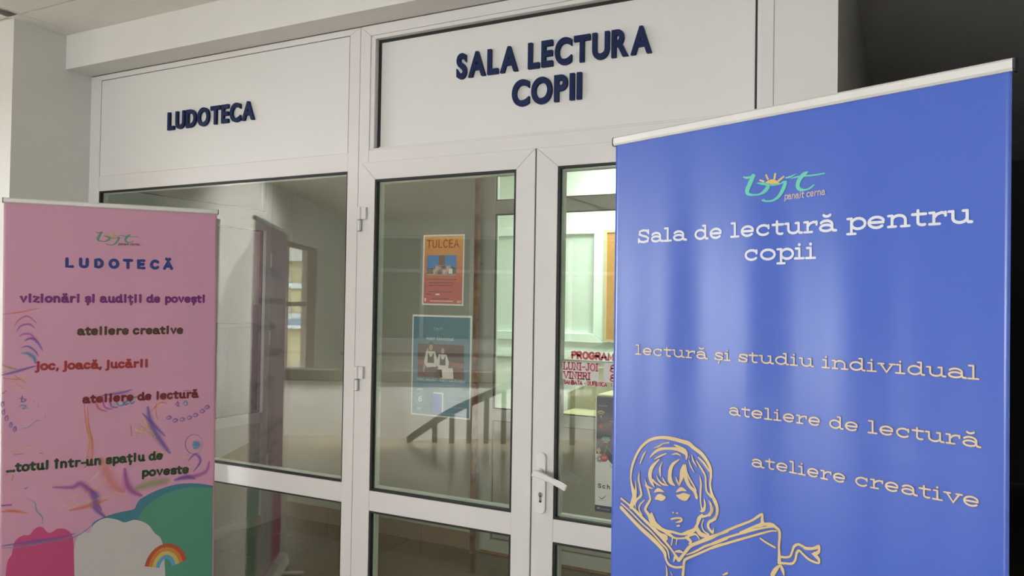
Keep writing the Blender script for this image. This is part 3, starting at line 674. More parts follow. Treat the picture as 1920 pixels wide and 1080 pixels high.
# ================================================================== ROLL-UP BANNERS
GIRL=[[[0.0653,1.1643,0.0109],[0.0747,1.189,0.013],[0.0708,1.2052,0.0095],[0.0643,1.2268,0.0048],[0.0644,1.2496,0.0057],[0.0721,1.2756,0.0061],[0.0875,1.3046,0.006],[0.1064,1.3244,0.0064],[0.1275,1.3368,0.0067],[0.1553,1.3441,0.007],[0.1824,1.345,0.0081],[0.209,1.3422,0.0087],[0.2243,1.34,0.0098],[0.2394,1.3316,0.009],[0.2586,1.3223,0.0088],[0.2734,1.3089,0.008],[0.2828,1.2949,0.0076],[0.2851,1.2779,0.0064],[0.2833,1.2603,0.0049],[0.2866,1.2418,0.0064],[0.2949,1.2262,0.0082],[0.3022,1.2123,0.0063],[0.3023,1.1986,0.0063],[0.2975,1.1855,0.006]],[[0.2865,1.2349,0.0071],[0.2971,1.2273,0.006],[0.3029,1.214,0.0059],[0.3031,1.1996,0.0059],[0.2957,1.1851,0.006],[0.2824,1.1756,0.006],[0.2787,1.1667,0.0064],[0.2826,1.1595,0.006],[0.2913,1.155,0.006],[0.294,1.1653,0.0014]],[[0.0777,1.2312,0.0013],[0.0792,1.2144,0.0035],[0.0782,1.201,0.0073],[0.0749,1.1795,0.0086]],[[0.0888,1.253,0.0017],[0.0874,1.2348,0.0043],[0.0918,1.2168,0.0051],[0.0952,1.1987,0.006],[0.0833,1.186,0.0052],[0.0774,1.1744,0.0043],[0.0805,1.1628,0.0017]],[[0.1054,1.2381,0.0013],[0.1116,1.2225,0.0051],[0.119,1.2053,0.0055],[0.1215,1.1928,0.0055],[0.1123,1.1779,0.0063],[0.1077,1.1657,0.0063],[0.1186,1.155,0.005]],[[0.1092,1.2239,0.0063],[0.1187,1.221,0.0046],[0.1305,1.2209,0.0013]],[[0.105,1.1885,0.0021],[0.0925,1.1756,0.0038],[0.0893,1.1637,0.0039],[0.0972,1.1532,0.0038]],[[0.1091,1.3064,0.0013],[0.0997,1.2933,0.0043],[0.0909,1.2731,0.0026]],[[0.1307,1.3157,0.001],[0.1464,1.3229,0.0029],[0.1577,1.3305,0.0021],[0.1731,1.3346,0.0028]],[[0.1188,1.2908,0.0017],[0.1304,1.3038,0.0054],[0.1488,1.3159,0.0062],[0.1738,1.3212,0.0053],[0.1961,1.3228,0.008],[0.2138,1.3184,0.0087],[0.2199,1.3126,0.0063],[0.2187,1.3035,0.0032]],[[0.1875,1.3318,0.002],[0.1982,1.3289,0.006],[0.2158,1.3244,0.004],[0.2214,1.3164,0.0028]],[[0.132,1.2889,0.0017],[0.1467,1.2986,0.0037],[0.1667,1.3088,0.0025]],[[0.1818,1.3086,0.0012],[0.1951,1.3126,0.0044],[0.2051,1.3088,0.0016]],[[0.1468,1.2917,0.0029],[0.1308,1.2761,0.0071],[0.1221,1.2616,0.0101],[0.1207,1.2465,0.0101],[0.1256,1.2344,0.0084],[0.1339,1.2249,0.0021]],[[0.129,1.2406,0.0054],[0.1384,1.2349,0.0042],[0.1528,1.2303,0.0016]],[[0.1572,1.2879,0.0012],[0.1505,1.2757,0.0037],[0.1495,1.2646,0.005],[0.1509,1.2523,0.0016]],[[0.14,1.254,0.0017],[0.1452,1.2436,0.0041],[0.1568,1.2365,0.0049],[0.1732,1.2356,0.002]],[[0.1571,1.2521,0.0016],[0.1613,1.2447,0.0041],[0.1694,1.2371,0.002]],[[0.2013,1.3002,0.0024],[0.1855,1.2871,0.0069],[0.1785,1.2733,0.0093],[0.1769,1.2585,0.0101],[0.1794,1.2462,0.0121],[0.1906,1.2389,0.0028]],[[0.1926,1.2586,0.002],[0.1967,1.2494,0.004],[0.2012,1.2413,0.002]],[[0.2142,1.288,0.0071],[0.2089,1.275,0.0099],[0.208,1.2623,0.0095],[0.2048,1.2509,0.006],[0.2017,1.241,0.0028]],[[0.218,1.2917,0.0016],[0.2176,1.2765,0.0079],[0.2189,1.2607,0.0099],[0.2278,1.2445,0.0078],[0.2418,1.2348,0.0078],[0.2473,1.2218,0.007]],[[0.2209,1.2753,0.002],[0.2275,1.2622,0.0039],[0.2384,1.2483,0.0039],[0.246,1.2374,0.0031]],[[0.2273,1.3116,0.0016],[0.2269,1.3066,0.001]],[[0.2337,1.3157,0.0016],[0.2373,1.3029,0.0035],[0.2474,1.2902,0.0015]],[[0.2259,1.3028,0.0016],[0.231,1.2895,0.0031],[0.2406,1.277,0.0016]],[[0.2458,1.3044,0.0023],[0.259,1.289,0.0046],[0.2697,1.2751,0.0046],[0.2716,1.2563,0.0042],[0.2742,1.2412,0.0049],[0.2867,1.2315,0.0056]],[[0.2507,1.3126,0.0027],[0.2672,1.3009,0.005],[0.2798,1.2874,0.0045]],[[0.2551,1.2725,0.0015],[0.2584,1.2556,0.0046],[0.2576,1.2379,0.0046],[0.2579,1.2169,0.0038],[0.2613,1.2001,0.0038],[0.2665,1.1978,0.0065],[0.2705,1.2108,0.0046],[0.2679,1.2225,0.0023]],[[0.2803,1.2229,0.0015],[0.2853,1.2122,0.0041],[0.2861,1.2002,0.0045],[0.279,1.19,0.0038]],[[0.2921,1.211,0.0011],[0.2908,1.2012,0.003],[0.2852,1.1922,0.0038]],[[0.1341,1.2129,0.0025],[0.1456,1.2206,0.0083],[0.1612,1.2191,0.0025]],[[0.1957,1.2255,0.0024],[0.2073,1.2338,0.0087],[0.2197,1.2319,0.0028]],[[0.1367,1.1977,0.0033],[0.1459,1.2032,0.0132],[0.155,1.2047,0.0156],[0.1641,1.2069,0.0061]],[[0.1965,1.217,0.004],[0.2053,1.2161,0.0127],[0.2173,1.2179,0.0177],[0.2291,1.2238,0.0027]],[[0.1865,1.1761,0.0038],[0.1874,1.1762,0.0038]],[[0.1961,1.1768,0.0034],[0.1986,1.1773,0.0034]],[[0.1822,1.1602,0.0042],[0.1946,1.1652,0.0041],[0.207,1.1671,0.0045],[0.2091,1.1633,0.0052],[0.203,1.1586,0.0045],[0.1937,1.1553,0.0015]],[[0.198,1.1482,0.0041],[0.2031,1.1497,0.0045]],[[0.1073,1.166,0.006],[0.1198,1.1547,0.0098],[0.1288,1.1428,0.0157],[0.1463,1.1347,0.0116],[0.1636,1.1301,0.0084],[0.1847,1.1316,0.0057],[0.1972,1.1312,0.0056],[0.2095,1.1316,0.0048],[0.2257,1.1388,0.0092],[0.2417,1.1483,0.008],[0.2494,1.1616,0.0065],[0.2542,1.1759,0.009],[0.2629,1.1868,0.0043]],[[0.1263,1.1613,0.0059],[0.1309,1.1485,0.0117],[0.1354,1.1391,0.0097]],[[0.1355,1.1305,0.0027],[0.1508,1.1203,0.0058],[0.168,1.1158,0.0114],[0.1639,1.108,0.0076]],[[0.1636,1.1267,0.0038],[0.1764,1.1246,0.0076],[0.1932,1.1193,0.0041],[0.2178,1.1247,0.0041],[0.2318,1.1344,0.0055],[0.2458,1.1394,0.0043],[0.2557,1.1319,0.0032]],[[0.2218,1.127,0.0074],[0.233,1.1206,0.0073],[0.2281,1.1136,0.0022]],[[0.1859,1.1184,0.0026],[0.185,1.1097,0.003],[0.183,1.1008,0.0023]],[[0.1977,1.1196,0.0026],[0.1955,1.1047,0.0022]],[[0.2475,1.1546,0.0109],[0.2576,1.1438,0.0108],[0.2693,1.1425,0.0089],[0.2848,1.1421,0.0071]],[[0.2669,1.177,0.0018],[0.2622,1.1645,0.0029],[0.2672,1.1526,0.0032],[0.2809,1.1477,0.0039]],[[0.2569,1.1937,0.0018],[0.2628,1.1958,0.0061],[0.2694,1.207,0.0046],[0.2679,1.2214,0.0021]],[[0.2809,1.2224,0.0014],[0.2867,1.2139,0.0042],[0.2869,1.2009,0.0046],[0.2784,1.1894,0.0043],[0.2629,1.1827,0.0054]],[[0.2925,1.2118,0.0011],[0.2907,1.2001,0.0032],[0.2823,1.1886,0.0028]],[[0.0346,1.1785,0.005],[0.0559,1.1694,0.0049],[0.0838,1.1548,0.0081],[0.1044,1.1426,0.0072],[0.129,1.129,0.0078],[0.1553,1.1128,0.0065],[0.1746,1.0987,0.0057],[0.1895,1.0855,0.0049],[0.199,1.0745,0.0082],[0.2042,1.0725,0.0074],[0.2163,1.089,0.0066],[0.2322,1.1096,0.0073],[0.2539,1.1232,0.0072],[0.2848,1.1413,0.0088],[0.3056,1.1535,0.0059],[0.3296,1.1664,0.0051]],[[0.0348,1.1668,0.0033],[0.0632,1.153,0.0041],[0.0978,1.1324,0.0044],[0.1269,1.1181,0.0047],[0.1555,1.0991,0.005],[0.1727,1.088,0.0046],[0.1782,1.0691,0.0026]],[[0.035,1.156,0.0091],[0.0634,1.1388,0.009],[0.0957,1.1196,0.01],[0.1249,1.1055,0.011],[0.1469,1.0936,0.0097],[0.1643,1.0808,0.0095],[0.1687,1.0666,0.0057],[0.1774,1.0553,0.0057],[0.1941,1.053,0.0049],[0.2126,1.0583,0.0048]],[[0.169,1.0514,0.0011],[0.1716,1.0419,0.0034],[0.1725,1.0285,0.0049]],[[0.3299,1.1403,0.0044],[0.304,1.1291,0.0045],[0.2774,1.1128,0.0046],[0.2503,1.096,0.0047],[0.2225,1.0789,0.0055],[0.2165,1.0707,0.0063],[0.2157,1.0572,0.0059],[0.2139,1.04,0.0066]],[[0.2224,1.0879,0.0018],[0.2463,1.1016,0.004],[0.2716,1.1194,0.0046],[0.302,1.135,0.0045],[0.3298,1.1514,0.0044]],[[0.1936,1.0883,0.003],[0.2039,1.0917,0.0063],[0.2121,1.0913,0.0037]],[[0.1928,1.0746,0.0056],[0.1898,1.0645,0.0019]],[[0.1818,1.0396,0.0015],[0.1861,1.0332,0.0023]],[[0.3197,1.07,0.0024],[0.3307,1.077,0.0041]],[[0.2894,1.143,0.0056],[0.3104,1.1563,0.0052],[0.3413,1.1754,0.0051],[0.3713,1.1925,0.0047],[0.3909,1.2041,0.0043],[0.4053,1.216,0.0052],[0.4132,1.2213,0.0039],[0.413,1.2105,0.006],[0.4127,1.2004,0.0084],[0.3975,1.1927,0.0052],[0.378,1.181,0.0046],[0.3615,1.172,0.0022]],[[0.4127,1.2004,0.006],[0.4324,1.2042,0.0074],[0.4433,1.2004,0.0065],[0.4503,1.195,0.0059],[0.4512,1.1812,0.0056],[0.4498,1.164,0.0047],[0.4508,1.1474,0.0059],[0.4509,1.1335,0.0073]],[[0.2895,1.1295,0.0043],[0.3158,1.1456,0.0042],[0.3415,1.1592,0.0044],[0.3715,1.1736,0.0047],[0.3976,1.1862,0.0046],[0.423,1.1964,0.0039],[0.4386,1.2014,0.0044]],[[0.2897,1.1197,0.0043],[0.3211,1.1365,0.0048],[0.3584,1.1552,0.0047],[0.3847,1.1681,0.0043],[0.4105,1.1807,0.0042],[0.4325,1.1908,0.0033],[0.4441,1.1932,0.0027]],[[0.4093,1.1704,0.0033],[0.4233,1.1645,0.0039],[0.4414,1.1591,0.0038]],[[0.4516,1.1428,0.005],[0.4638,1.1445,0.0044],[0.4743,1.1493,0.0043],[0.4794,1.1603,0.0043],[0.4831,1.1709,0.0051],[0.4919,1.1779,0.0048],[0.5022,1.177,0.0051],[0.5095,1.1748,0.0062],[0.5253,1.1787,0.0055],[0.5366,1.1856,0.006],[0.538,1.1886,0.0019]],[[0.4502,1.1298,0.0059],[0.4639,1.1325,0.0046],[0.4789,1.136,0.0046],[0.4863,1.1455,0.0043],[0.4891,1.16,0.0048],[0.495,1.1663,0.0048],[0.5023,1.162,0.0048],[0.514,1.1555,0.0048],[0.5255,1.1531,0.0047],[0.5369,1.1534,0.0041],[0.5376,1.1603,0.006],[0.5311,1.1654,0.0069],[0.5226,1.1679,0.0022]],[[0.5388,1.1848,0.0041],[0.5367,1.1749,0.006],[0.5283,1.1687,0.0069]],[[0.4365,1.1015,0.0089],[0.4426,1.1131,0.0088],[0.4525,1.1248,0.0044],[0.458,1.1186,0.0073],[0.4611,1.1083,0.0029]],[[0.3202,1.0701,0.0016],[0.3288,1.0747,0.0032]]]
LOGO=[('t',[[-0.0903,0.0254,0.0014],[-0.0822,0.0225,0.0047],[-0.0734,0.0228,0.0041],[-0.0618,0.0247,0.003]]),('t',[[-0.0661,0.0243,0.0096],[-0.0704,0.016,0.0102],[-0.0754,0.0061,0.0108],[-0.0804,-0.0051,0.0103],[-0.0774,-0.0126,0.0069],[-0.0657,-0.0157,0.0038],[-0.0499,-0.0152,0.0041],[-0.0386,-0.0093,0.0081],[-0.0316,-0.001,0.008],[-0.0359,0.0039,0.0059],[-0.0473,0.0064,0.0046],[-0.0566,0.0087,0.0019]]),('t',[[-0.0359,0.0039,0.0027],[-0.0219,0.0008,0.0032],[-0.0053,0.0016,0.0026],[0.0015,0.0044,0.0039],[0.0089,0.0042,0.0039]]),('t',[[0.0069,0.0031,0.0078],[0.0036,-0.0059,0.0086],[-0.0024,-0.0166,0.0079],[-0.0092,-0.0248,0.0066],[-0.0215,-0.0313,0.004],[-0.0341,-0.0317,0.0035],[-0.0412,-0.0301,0.004],[-0.0455,-0.0285,0.0027],[-0.0398,-0.0271,0.0016]]),('t',[[0.0075,0.0125,0.0023],[0.0176,0.0138,0.0039],[0.0308,0.0183,0.001]]),('t',[[0.0189,0.01,0.0013],[0.0309,0.0117,0.0033],[0.0505,0.0116,0.0035],[0.0698,0.011,0.0032],[0.0906,0.0119,0.0025]]),('t',[[0.0563,0.0193,0.002],[0.0492,0.0164,0.0076],[0.0421,0.0111,0.0089],[0.0362,0.0031,0.0089],[0.0337,-0.0053,0.0089],[0.0364,-0.0124,0.0077],[0.0456,-0.0161,0.0043],[0.0559,-0.0156,0.0033],[0.0636,-0.0121,0.0038],[0.0687,-0.0083,0.0027]]),('y',[[-0.0366,0.0072,0.0027],[-0.0303,0.0084,0.0067],[-0.0226,0.008,0.0099],[-0.0136,0.006,0.0066],[-0.0074,0.003,0.0016]]),('y',[[-0.0502,0.0138,0.0038],[-0.0423,0.0106,0.0041]]),('y',[[-0.0364,0.0231,0.004],[-0.0325,0.0144,0.004]]),('y',[[-0.0159,0.0233,0.0045],[-0.0176,0.014,0.0045]]),('y',[[0.0027,0.0155,0.0039],[-0.0081,0.0085,0.0045]])]
SWIRL=[('orange',[[0.0046,1.5691,0.0043],[0.0566,1.5747,0.0043],[0.1015,1.5859,0.0044],[0.1406,1.5934,0.0045]]),('rose',[[0.0444,1.5142,0.0043],[0.0633,1.5443,0.0044],[0.0953,1.5592,0.0044],[0.1281,1.5282,0.0044]]),('purple',[[0.0542,1.4913,0.0054],[0.0699,1.5176,0.0055],[0.1021,1.5247,0.0055],[0.1218,1.5053,0.0055]]),('purple',[[0.064,1.4721,0.0065],[0.0831,1.4831,0.0066],[0.1091,1.4787,0.0066],[0.1289,1.4437,0.0067]]),('violet',[[0.0834,1.4526,0.0077],[0.106,1.4635,0.0077],[0.1289,1.4514,0.0078],[0.1522,1.4085,0.0078]]),('violet',[[0.0709,1.4225,0.0055],[0.0966,1.4293,0.0055],[0.1228,1.4094,0.0055],[0.136,1.3859,0.0056]]),('teal',[[0.0711,1.3997,0.0098],[0.0969,1.3988,0.0099],[0.1198,1.3789,0.01],[0.1266,1.3518,0.01]]),('violet',[[0.0022,1.308,0.0075],[0.04,1.3175,0.0076],[0.0847,1.3307,0.0077],[0.1299,1.344,0.0078]]),('olive',[[0.0049,1.353,0.0053],[0.0271,1.3408,0.0054],[0.059,1.3318,0.0054]]),('yellow',[[0.0053,1.3192,0.0021],[0.0399,1.3327,0.0022]]),('yellow',[[0.0402,1.2986,0.0022],[0.0979,1.2919,0.0022]]),('yellow',[[0.0468,1.2794,0.0022],[0.0914,1.2999,0.0022]]),('orange',[[0.0086,1.2964,0.0027],[0.0723,1.2856,0.0027]]),('orange',[[0.0497,1.3057,0.0027],[0.0917,1.2709,0.0027]]),('yellow',[[0.0405,1.2721,0.0022],[0.0791,1.2396,0.0022]]),('orange',[[0.0532,1.2715,0.0027],[0.0855,1.2431,0.0027]]),('orange',[[0.0062,1.2289,0.0037],[0.0218,1.243,0.0038]]),('violet',[[0.0603,1.1991,0.0038],[0.073,1.2058,0.0038],[0.0924,1.197,0.0038],[0.0764,1.1904,0.0038],[0.0794,1.2168,0.0038],[0.0744,1.1943,0.0038]]),('teal',[[0.067,1.1645,0.0038],[0.0766,1.1752,0.0038],[0.0927,1.1703,0.0038],[0.0799,1.1598,0.0038],[0.1025,1.162,0.0039]]),('violet',[[0.0042,1.1734,0.0037],[0.0028,1.187,0.0037],[0.0103,1.194,0.0037],[0.0117,1.1789,0.0037],[0.0042,1.1734,0.0037]]),('violet',[[0.0077,1.1394,0.0037],[0.0063,1.153,0.0037],[0.0138,1.16,0.0038],[0.0152,1.1448,0.0038],[0.0077,1.1394,0.0037]]),('violet',[[0.0193,1.1121,0.0038],[0.0179,1.1258,0.0038],[0.0254,1.1328,0.0038],[0.0268,1.1176,0.0038],[0.0193,1.1121,0.0038]]),('violet',[[0.0348,1.0823,0.0038],[0.0334,1.0959,0.0038],[0.0409,1.1029,0.0038],[0.0423,1.0877,0.0038],[0.0348,1.0823,0.0038]]),('violet',[[0.0496,1.0629,0.0038],[0.0481,1.0766,0.0038],[0.0557,1.0835,0.0038],[0.0571,1.0683,0.0038],[0.0496,1.0629,0.0038]]),('teal',[[0.068,1.0658,0.0022],[0.0807,1.0761,0.0022],[0.1001,1.0783,0.0022],[0.1323,1.1024,0.0022],[0.1617,1.1078,0.0022],[0.1648,1.1306,0.0022]]),('teal',[[0.1183,1.1953,0.0022],[0.1217,1.1874,0.0022]]),('teal',[[0.1349,1.1712,0.0022],[0.1415,1.1631,0.0022]]),('orange',[[0.3128,1.1708,0.0041],[0.3205,1.0836,0.0041],[0.3352,0.9956,0.0041],[0.3221,0.918,0.0041]]),('orange',[[0.3268,1.1541,0.0059],[0.3311,1.067,0.0059],[0.3456,0.9946,0.0059],[0.3429,0.9159,0.0059],[0.3156,0.8794,0.0059]]),('yellow',[[0.3202,1.1151,0.0029],[0.335,1.0193,0.003],[0.3289,0.9252,0.0029]]),('rose',[[0.3577,1.1916,0.0054],[0.3687,1.1432,0.0054],[0.4041,1.1248,0.0054]]),('purple',[[0.3844,1.1883,0.0054],[0.3954,1.1453,0.0054],[0.4268,1.1327,0.0055]]),('violet',[[0.4113,1.185,0.0054],[0.4224,1.1475,0.0055],[0.4496,1.1408,0.0055]]),('teal',[[0.4385,1.1817,0.0055],[0.4495,1.1496,0.0055],[0.4726,1.1488,0.0055]]),('violet',[[0.4658,1.1783,0.0055],[0.4769,1.1518,0.0055],[0.4957,1.157,0.0056]]),('teal',[[0.4934,1.1749,0.0056],[0.5045,1.1539,0.0056],[0.519,1.1651,0.0056]]),('violet',[[0.3822,1.198,0.0072],[0.4318,1.2029,0.0073],[0.4749,1.2084,0.0074],[0.5039,1.2188,0.0075]]),('teal',[[0.4611,1.1448,0.0061],[0.497,1.1747,0.0062],[0.5483,1.1877,0.0063]]),('yellow',[[0.5528,1.0977,0.0038],[0.5718,1.0472,0.0038],[0.6173,0.9776,0.0039]]),('yellow',[[0.5132,1.0034,0.0031],[0.5867,1.046,0.0032],[0.5904,1.0539,0.0032]]),('yellow',[[0.5202,1.0352,0.0031],[0.6021,0.9954,0.0032]]),('orange',[[0.5018,1.0529,0.0031],[0.5059,1.004,0.0031]]),('yellow',[[0.5206,0.9865,0.0031],[0.5496,1.0409,0.0031],[0.542,1.0659,0.0031]]),('olive',[[0.5421,1.0496,0.0031],[0.6097,0.9824,0.0032]]),('orange',[[0.5861,1.1115,0.0038],[0.6233,1.15,0.0039],[0.6575,1.1436,0.0039]]),('orange',[[0.6082,1.151,0.0032],[0.6088,1.0935,0.0032],[0.6203,1.0638,0.0032]]),('yellow',[[0.5898,1.1195,0.0032],[0.6385,1.149,0.0032]]),('violet',[[0.6513,1.0762,0.0045],[0.6619,1.0853,0.0046],[0.6726,1.0779,0.0046],[0.662,1.0696,0.0046],[0.6513,1.0762,0.0045]]),('violet',[[0.6781,1.0617,0.0046],[0.6888,1.0708,0.0046],[0.6996,1.0633,0.0046],[0.6889,1.055,0.0046],[0.6781,1.0617,0.0046]]),('violet',[[0.7089,1.0634,0.0046],[0.7197,1.0726,0.0046],[0.7306,1.0651,0.0046],[0.7198,1.0567,0.0046],[0.7089,1.0634,0.0046]]),('violet',[[0.7399,1.0694,0.0047],[0.7508,1.0786,0.0047],[0.7618,1.071,0.0047],[0.7509,1.0627,0.0047],[0.7399,1.0694,0.0047]]),('violet',[[0.7673,1.0799,0.0047],[0.7782,1.0892,0.0047],[0.7893,1.0816,0.0047],[0.7783,1.0731,0.0047],[0.7673,1.0799,0.0047]]),('violet',[[0.7971,1.0962,0.0047],[0.8082,1.1055,0.0047],[0.8194,1.098,0.0048],[0.8083,1.0895,0.0047],[0.7971,1.0962,0.0047]]),('violet',[[0.8185,1.1141,0.0048],[0.8296,1.1235,0.0048],[0.8408,1.1159,0.0048],[0.8297,1.1074,0.0048],[0.8185,1.1141,0.0048]]),('violet',[[0.6882,1.1332,0.0046],[0.6997,1.1491,0.0046],[0.7037,1.128,0.0046],[0.6921,1.1371,0.0046]]),('teal',[[0.723,1.135,0.0046],[0.7346,1.151,0.0046],[0.7425,1.1337,0.0047],[0.7269,1.1306,0.0046]]),('olive',[[0.7224,1.2019,0.0026],[0.7615,1.1979,0.0027]]),('violet',[[0.571,1.1372,0.0165],[0.5866,1.0542,0.0165],[0.6249,0.9769,0.0167],[0.6711,0.9064,0.0169]]),('violet',[[0.549,1.1061,0.0088],[0.5941,1.0536,0.0089],[0.6474,0.9914,0.0091]]),('dark',[[0.8136,0.9385,0.002],[0.8092,0.9173,0.002],[0.7966,0.9019,0.002],[0.7789,0.8959,0.002],[0.7602,0.9005,0.002],[0.7447,0.9147,0.002],[0.7359,0.9352,0.002],[0.7359,0.9573,0.002],[0.7446,0.9759,0.002],[0.7601,0.9869,0.002],[0.7788,0.9877,0.002],[0.7965,0.9779,0.002],[0.8091,0.9599,0.002],[0.8136,0.9378,0.002]]),('teal',[[0.7715,0.9551,0.0201],[0.7874,0.9368,0.0202],[0.7718,0.9215,0.0201]]),('violet',[[0.7487,0.8651,0.008],[0.7799,0.8954,0.0081],[0.8039,0.8593,0.0081],[0.7727,0.8122,0.008]]),('purple',[[0.8438,0.855,0.0109],[0.8282,0.8059,0.0109],[0.7651,0.7879,0.0107],[0.7028,0.7868,0.0105]]),('yellow',[[0.6868,0.8633,0.0033],[0.7484,0.8986,0.0033]]),('yellow',[[0.6027,0.9256,0.0032],[0.6482,0.9087,0.0032]]),('yellow',[[0.0307,0.9786,0.0027],[0.1268,0.9958,0.0028]]),('orange',[[0.0499,0.9654,0.0033],[0.0883,0.9653,0.0033]]),('orange',[[0.1435,0.9635,0.0028],[0.1566,0.9584,0.0028]]),('yellow',[[0.0222,0.8817,0.0027],[0.0508,0.8784,0.0027]]),('orange',[[0.0446,0.8565,0.0032],[0.0508,0.8746,0.0033]]),('purple',[[0.1944,0.8079,0.0147],[0.2684,0.7987,0.0151],[0.3025,0.8102,0.0152],[0.3373,0.7745,0.0154],[0.3586,0.7323,0.0155],[0.3871,0.6809,0.0156]]),('violet',[[0.3372,0.7824,0.0177],[0.3654,0.7472,0.0179],[0.3588,0.7006,0.0178],[0.4015,0.6471,0.0181]]),('yellow',[[0.2016,0.7529,0.0028],[0.2824,0.7579,0.0029],[0.379,0.7931,0.003],[0.4068,0.8375,0.003]]),('yellow',[[0.2354,0.7174,0.0029],[0.3377,0.7271,0.003],[0.4218,0.7479,0.003],[0.4793,0.7325,0.0031]]),('yellow',[[0.3095,0.7937,0.0023],[0.3784,0.8566,0.0024],[0.392,0.9028,0.0024]]),('orange',[[0.3778,0.9202,0.0299],[0.4066,0.8534,0.0302],[0.4357,0.7861,0.0304],[0.4791,0.7486,0.0308]]),('orange',[[0.2558,0.6991,0.0092],[0.3241,0.7054,0.0094],[0.4078,0.7258,0.0097]]),('purple',[[0.4781,0.8615,0.0185],[0.486,0.7961,0.0185],[0.5082,0.753,0.0186],[0.5525,0.7231,0.0189]]),('olive',[[0.5227,0.7593,0.025],[0.5891,0.7756,0.0255],[0.6722,0.7821,0.0261]]),('violet',[[0.6875,0.7803,0.0131],[0.7416,0.7906,0.0133],[0.7809,0.7776,0.0134]]),('orange',[[0.0081,0.7259,0.0075],[0.046,0.7244,0.0076],[0.1037,0.7049,0.0077]]),('purple',[[0.0078,0.7522,0.0053],[0.0457,0.7508,0.0054]]),('teal',[[0.1031,0.7735,0.0039],[0.1293,0.7472,0.0039],[0.1361,0.7157,0.0039],[0.156,0.6822,0.0039],[0.1596,0.6511,0.0039]]),('teal',[[0.0097,0.5721,0.0043],[0.073,0.5656,0.0044],[0.1703,0.5727,0.0045],[0.2841,0.578,0.0047],[0.3526,0.6225,0.0048]]),('violet',[[0.0096,0.5796,0.0064],[0.105,0.5831,0.0066],[0.2033,0.5829,0.0068],[0.284,0.5936,0.007]]),('teal',[[0.0898,0.8132,0.0038],[0.1026,0.8192,0.0039]])]
SHAPES=[('teal',[(0.3408,0.4038),(0.3426,0.5767),(0.3525,0.6304),(0.4369,0.658),(0.5162,0.6671),(0.5306,0.6935),(0.5525,0.7149),(0.6269,0.7463),(0.7108,0.7609),(0.7969,0.7521),(0.8609,0.7342),(0.8686,0.3085),(0.6304,0.3515)]),('green',[(0.5262,0.3703),(0.5283,0.548),(0.5458,0.6427),(0.6047,0.6999),(0.665,0.7251),(0.7498,0.7394),(0.861,0.724),(0.8686,0.3085),(0.7848,0.3236)]),('cream',[(0.2721,0.4162),(0.2768,0.4933),(0.2877,0.5618),(0.3113,0.5973),(0.3391,0.5851),(0.3561,0.622),(0.4015,0.6431),(0.4515,0.6279),(0.4804,0.6117),(0.524,0.6174),(0.5759,0.5895),(0.6061,0.5441),(0.6327,0.5154),(0.6485,0.447),(0.6531,0.3474),(0.5557,0.365),(0.4109,0.3912)]),('magenta',[(0.0265,0.4606),(0.0323,0.5121),(0.0478,0.5395),(0.0568,0.5908),(0.0853,0.6128),(0.1111,0.6126),(0.1304,0.6363),(0.1565,0.64),(0.1831,0.6091),(0.2162,0.6234),(0.2499,0.6144),(0.2739,0.5796),(0.2794,0.5085),(0.2823,0.4144),(0.2048,0.4284),(0.1388,0.4403)])]



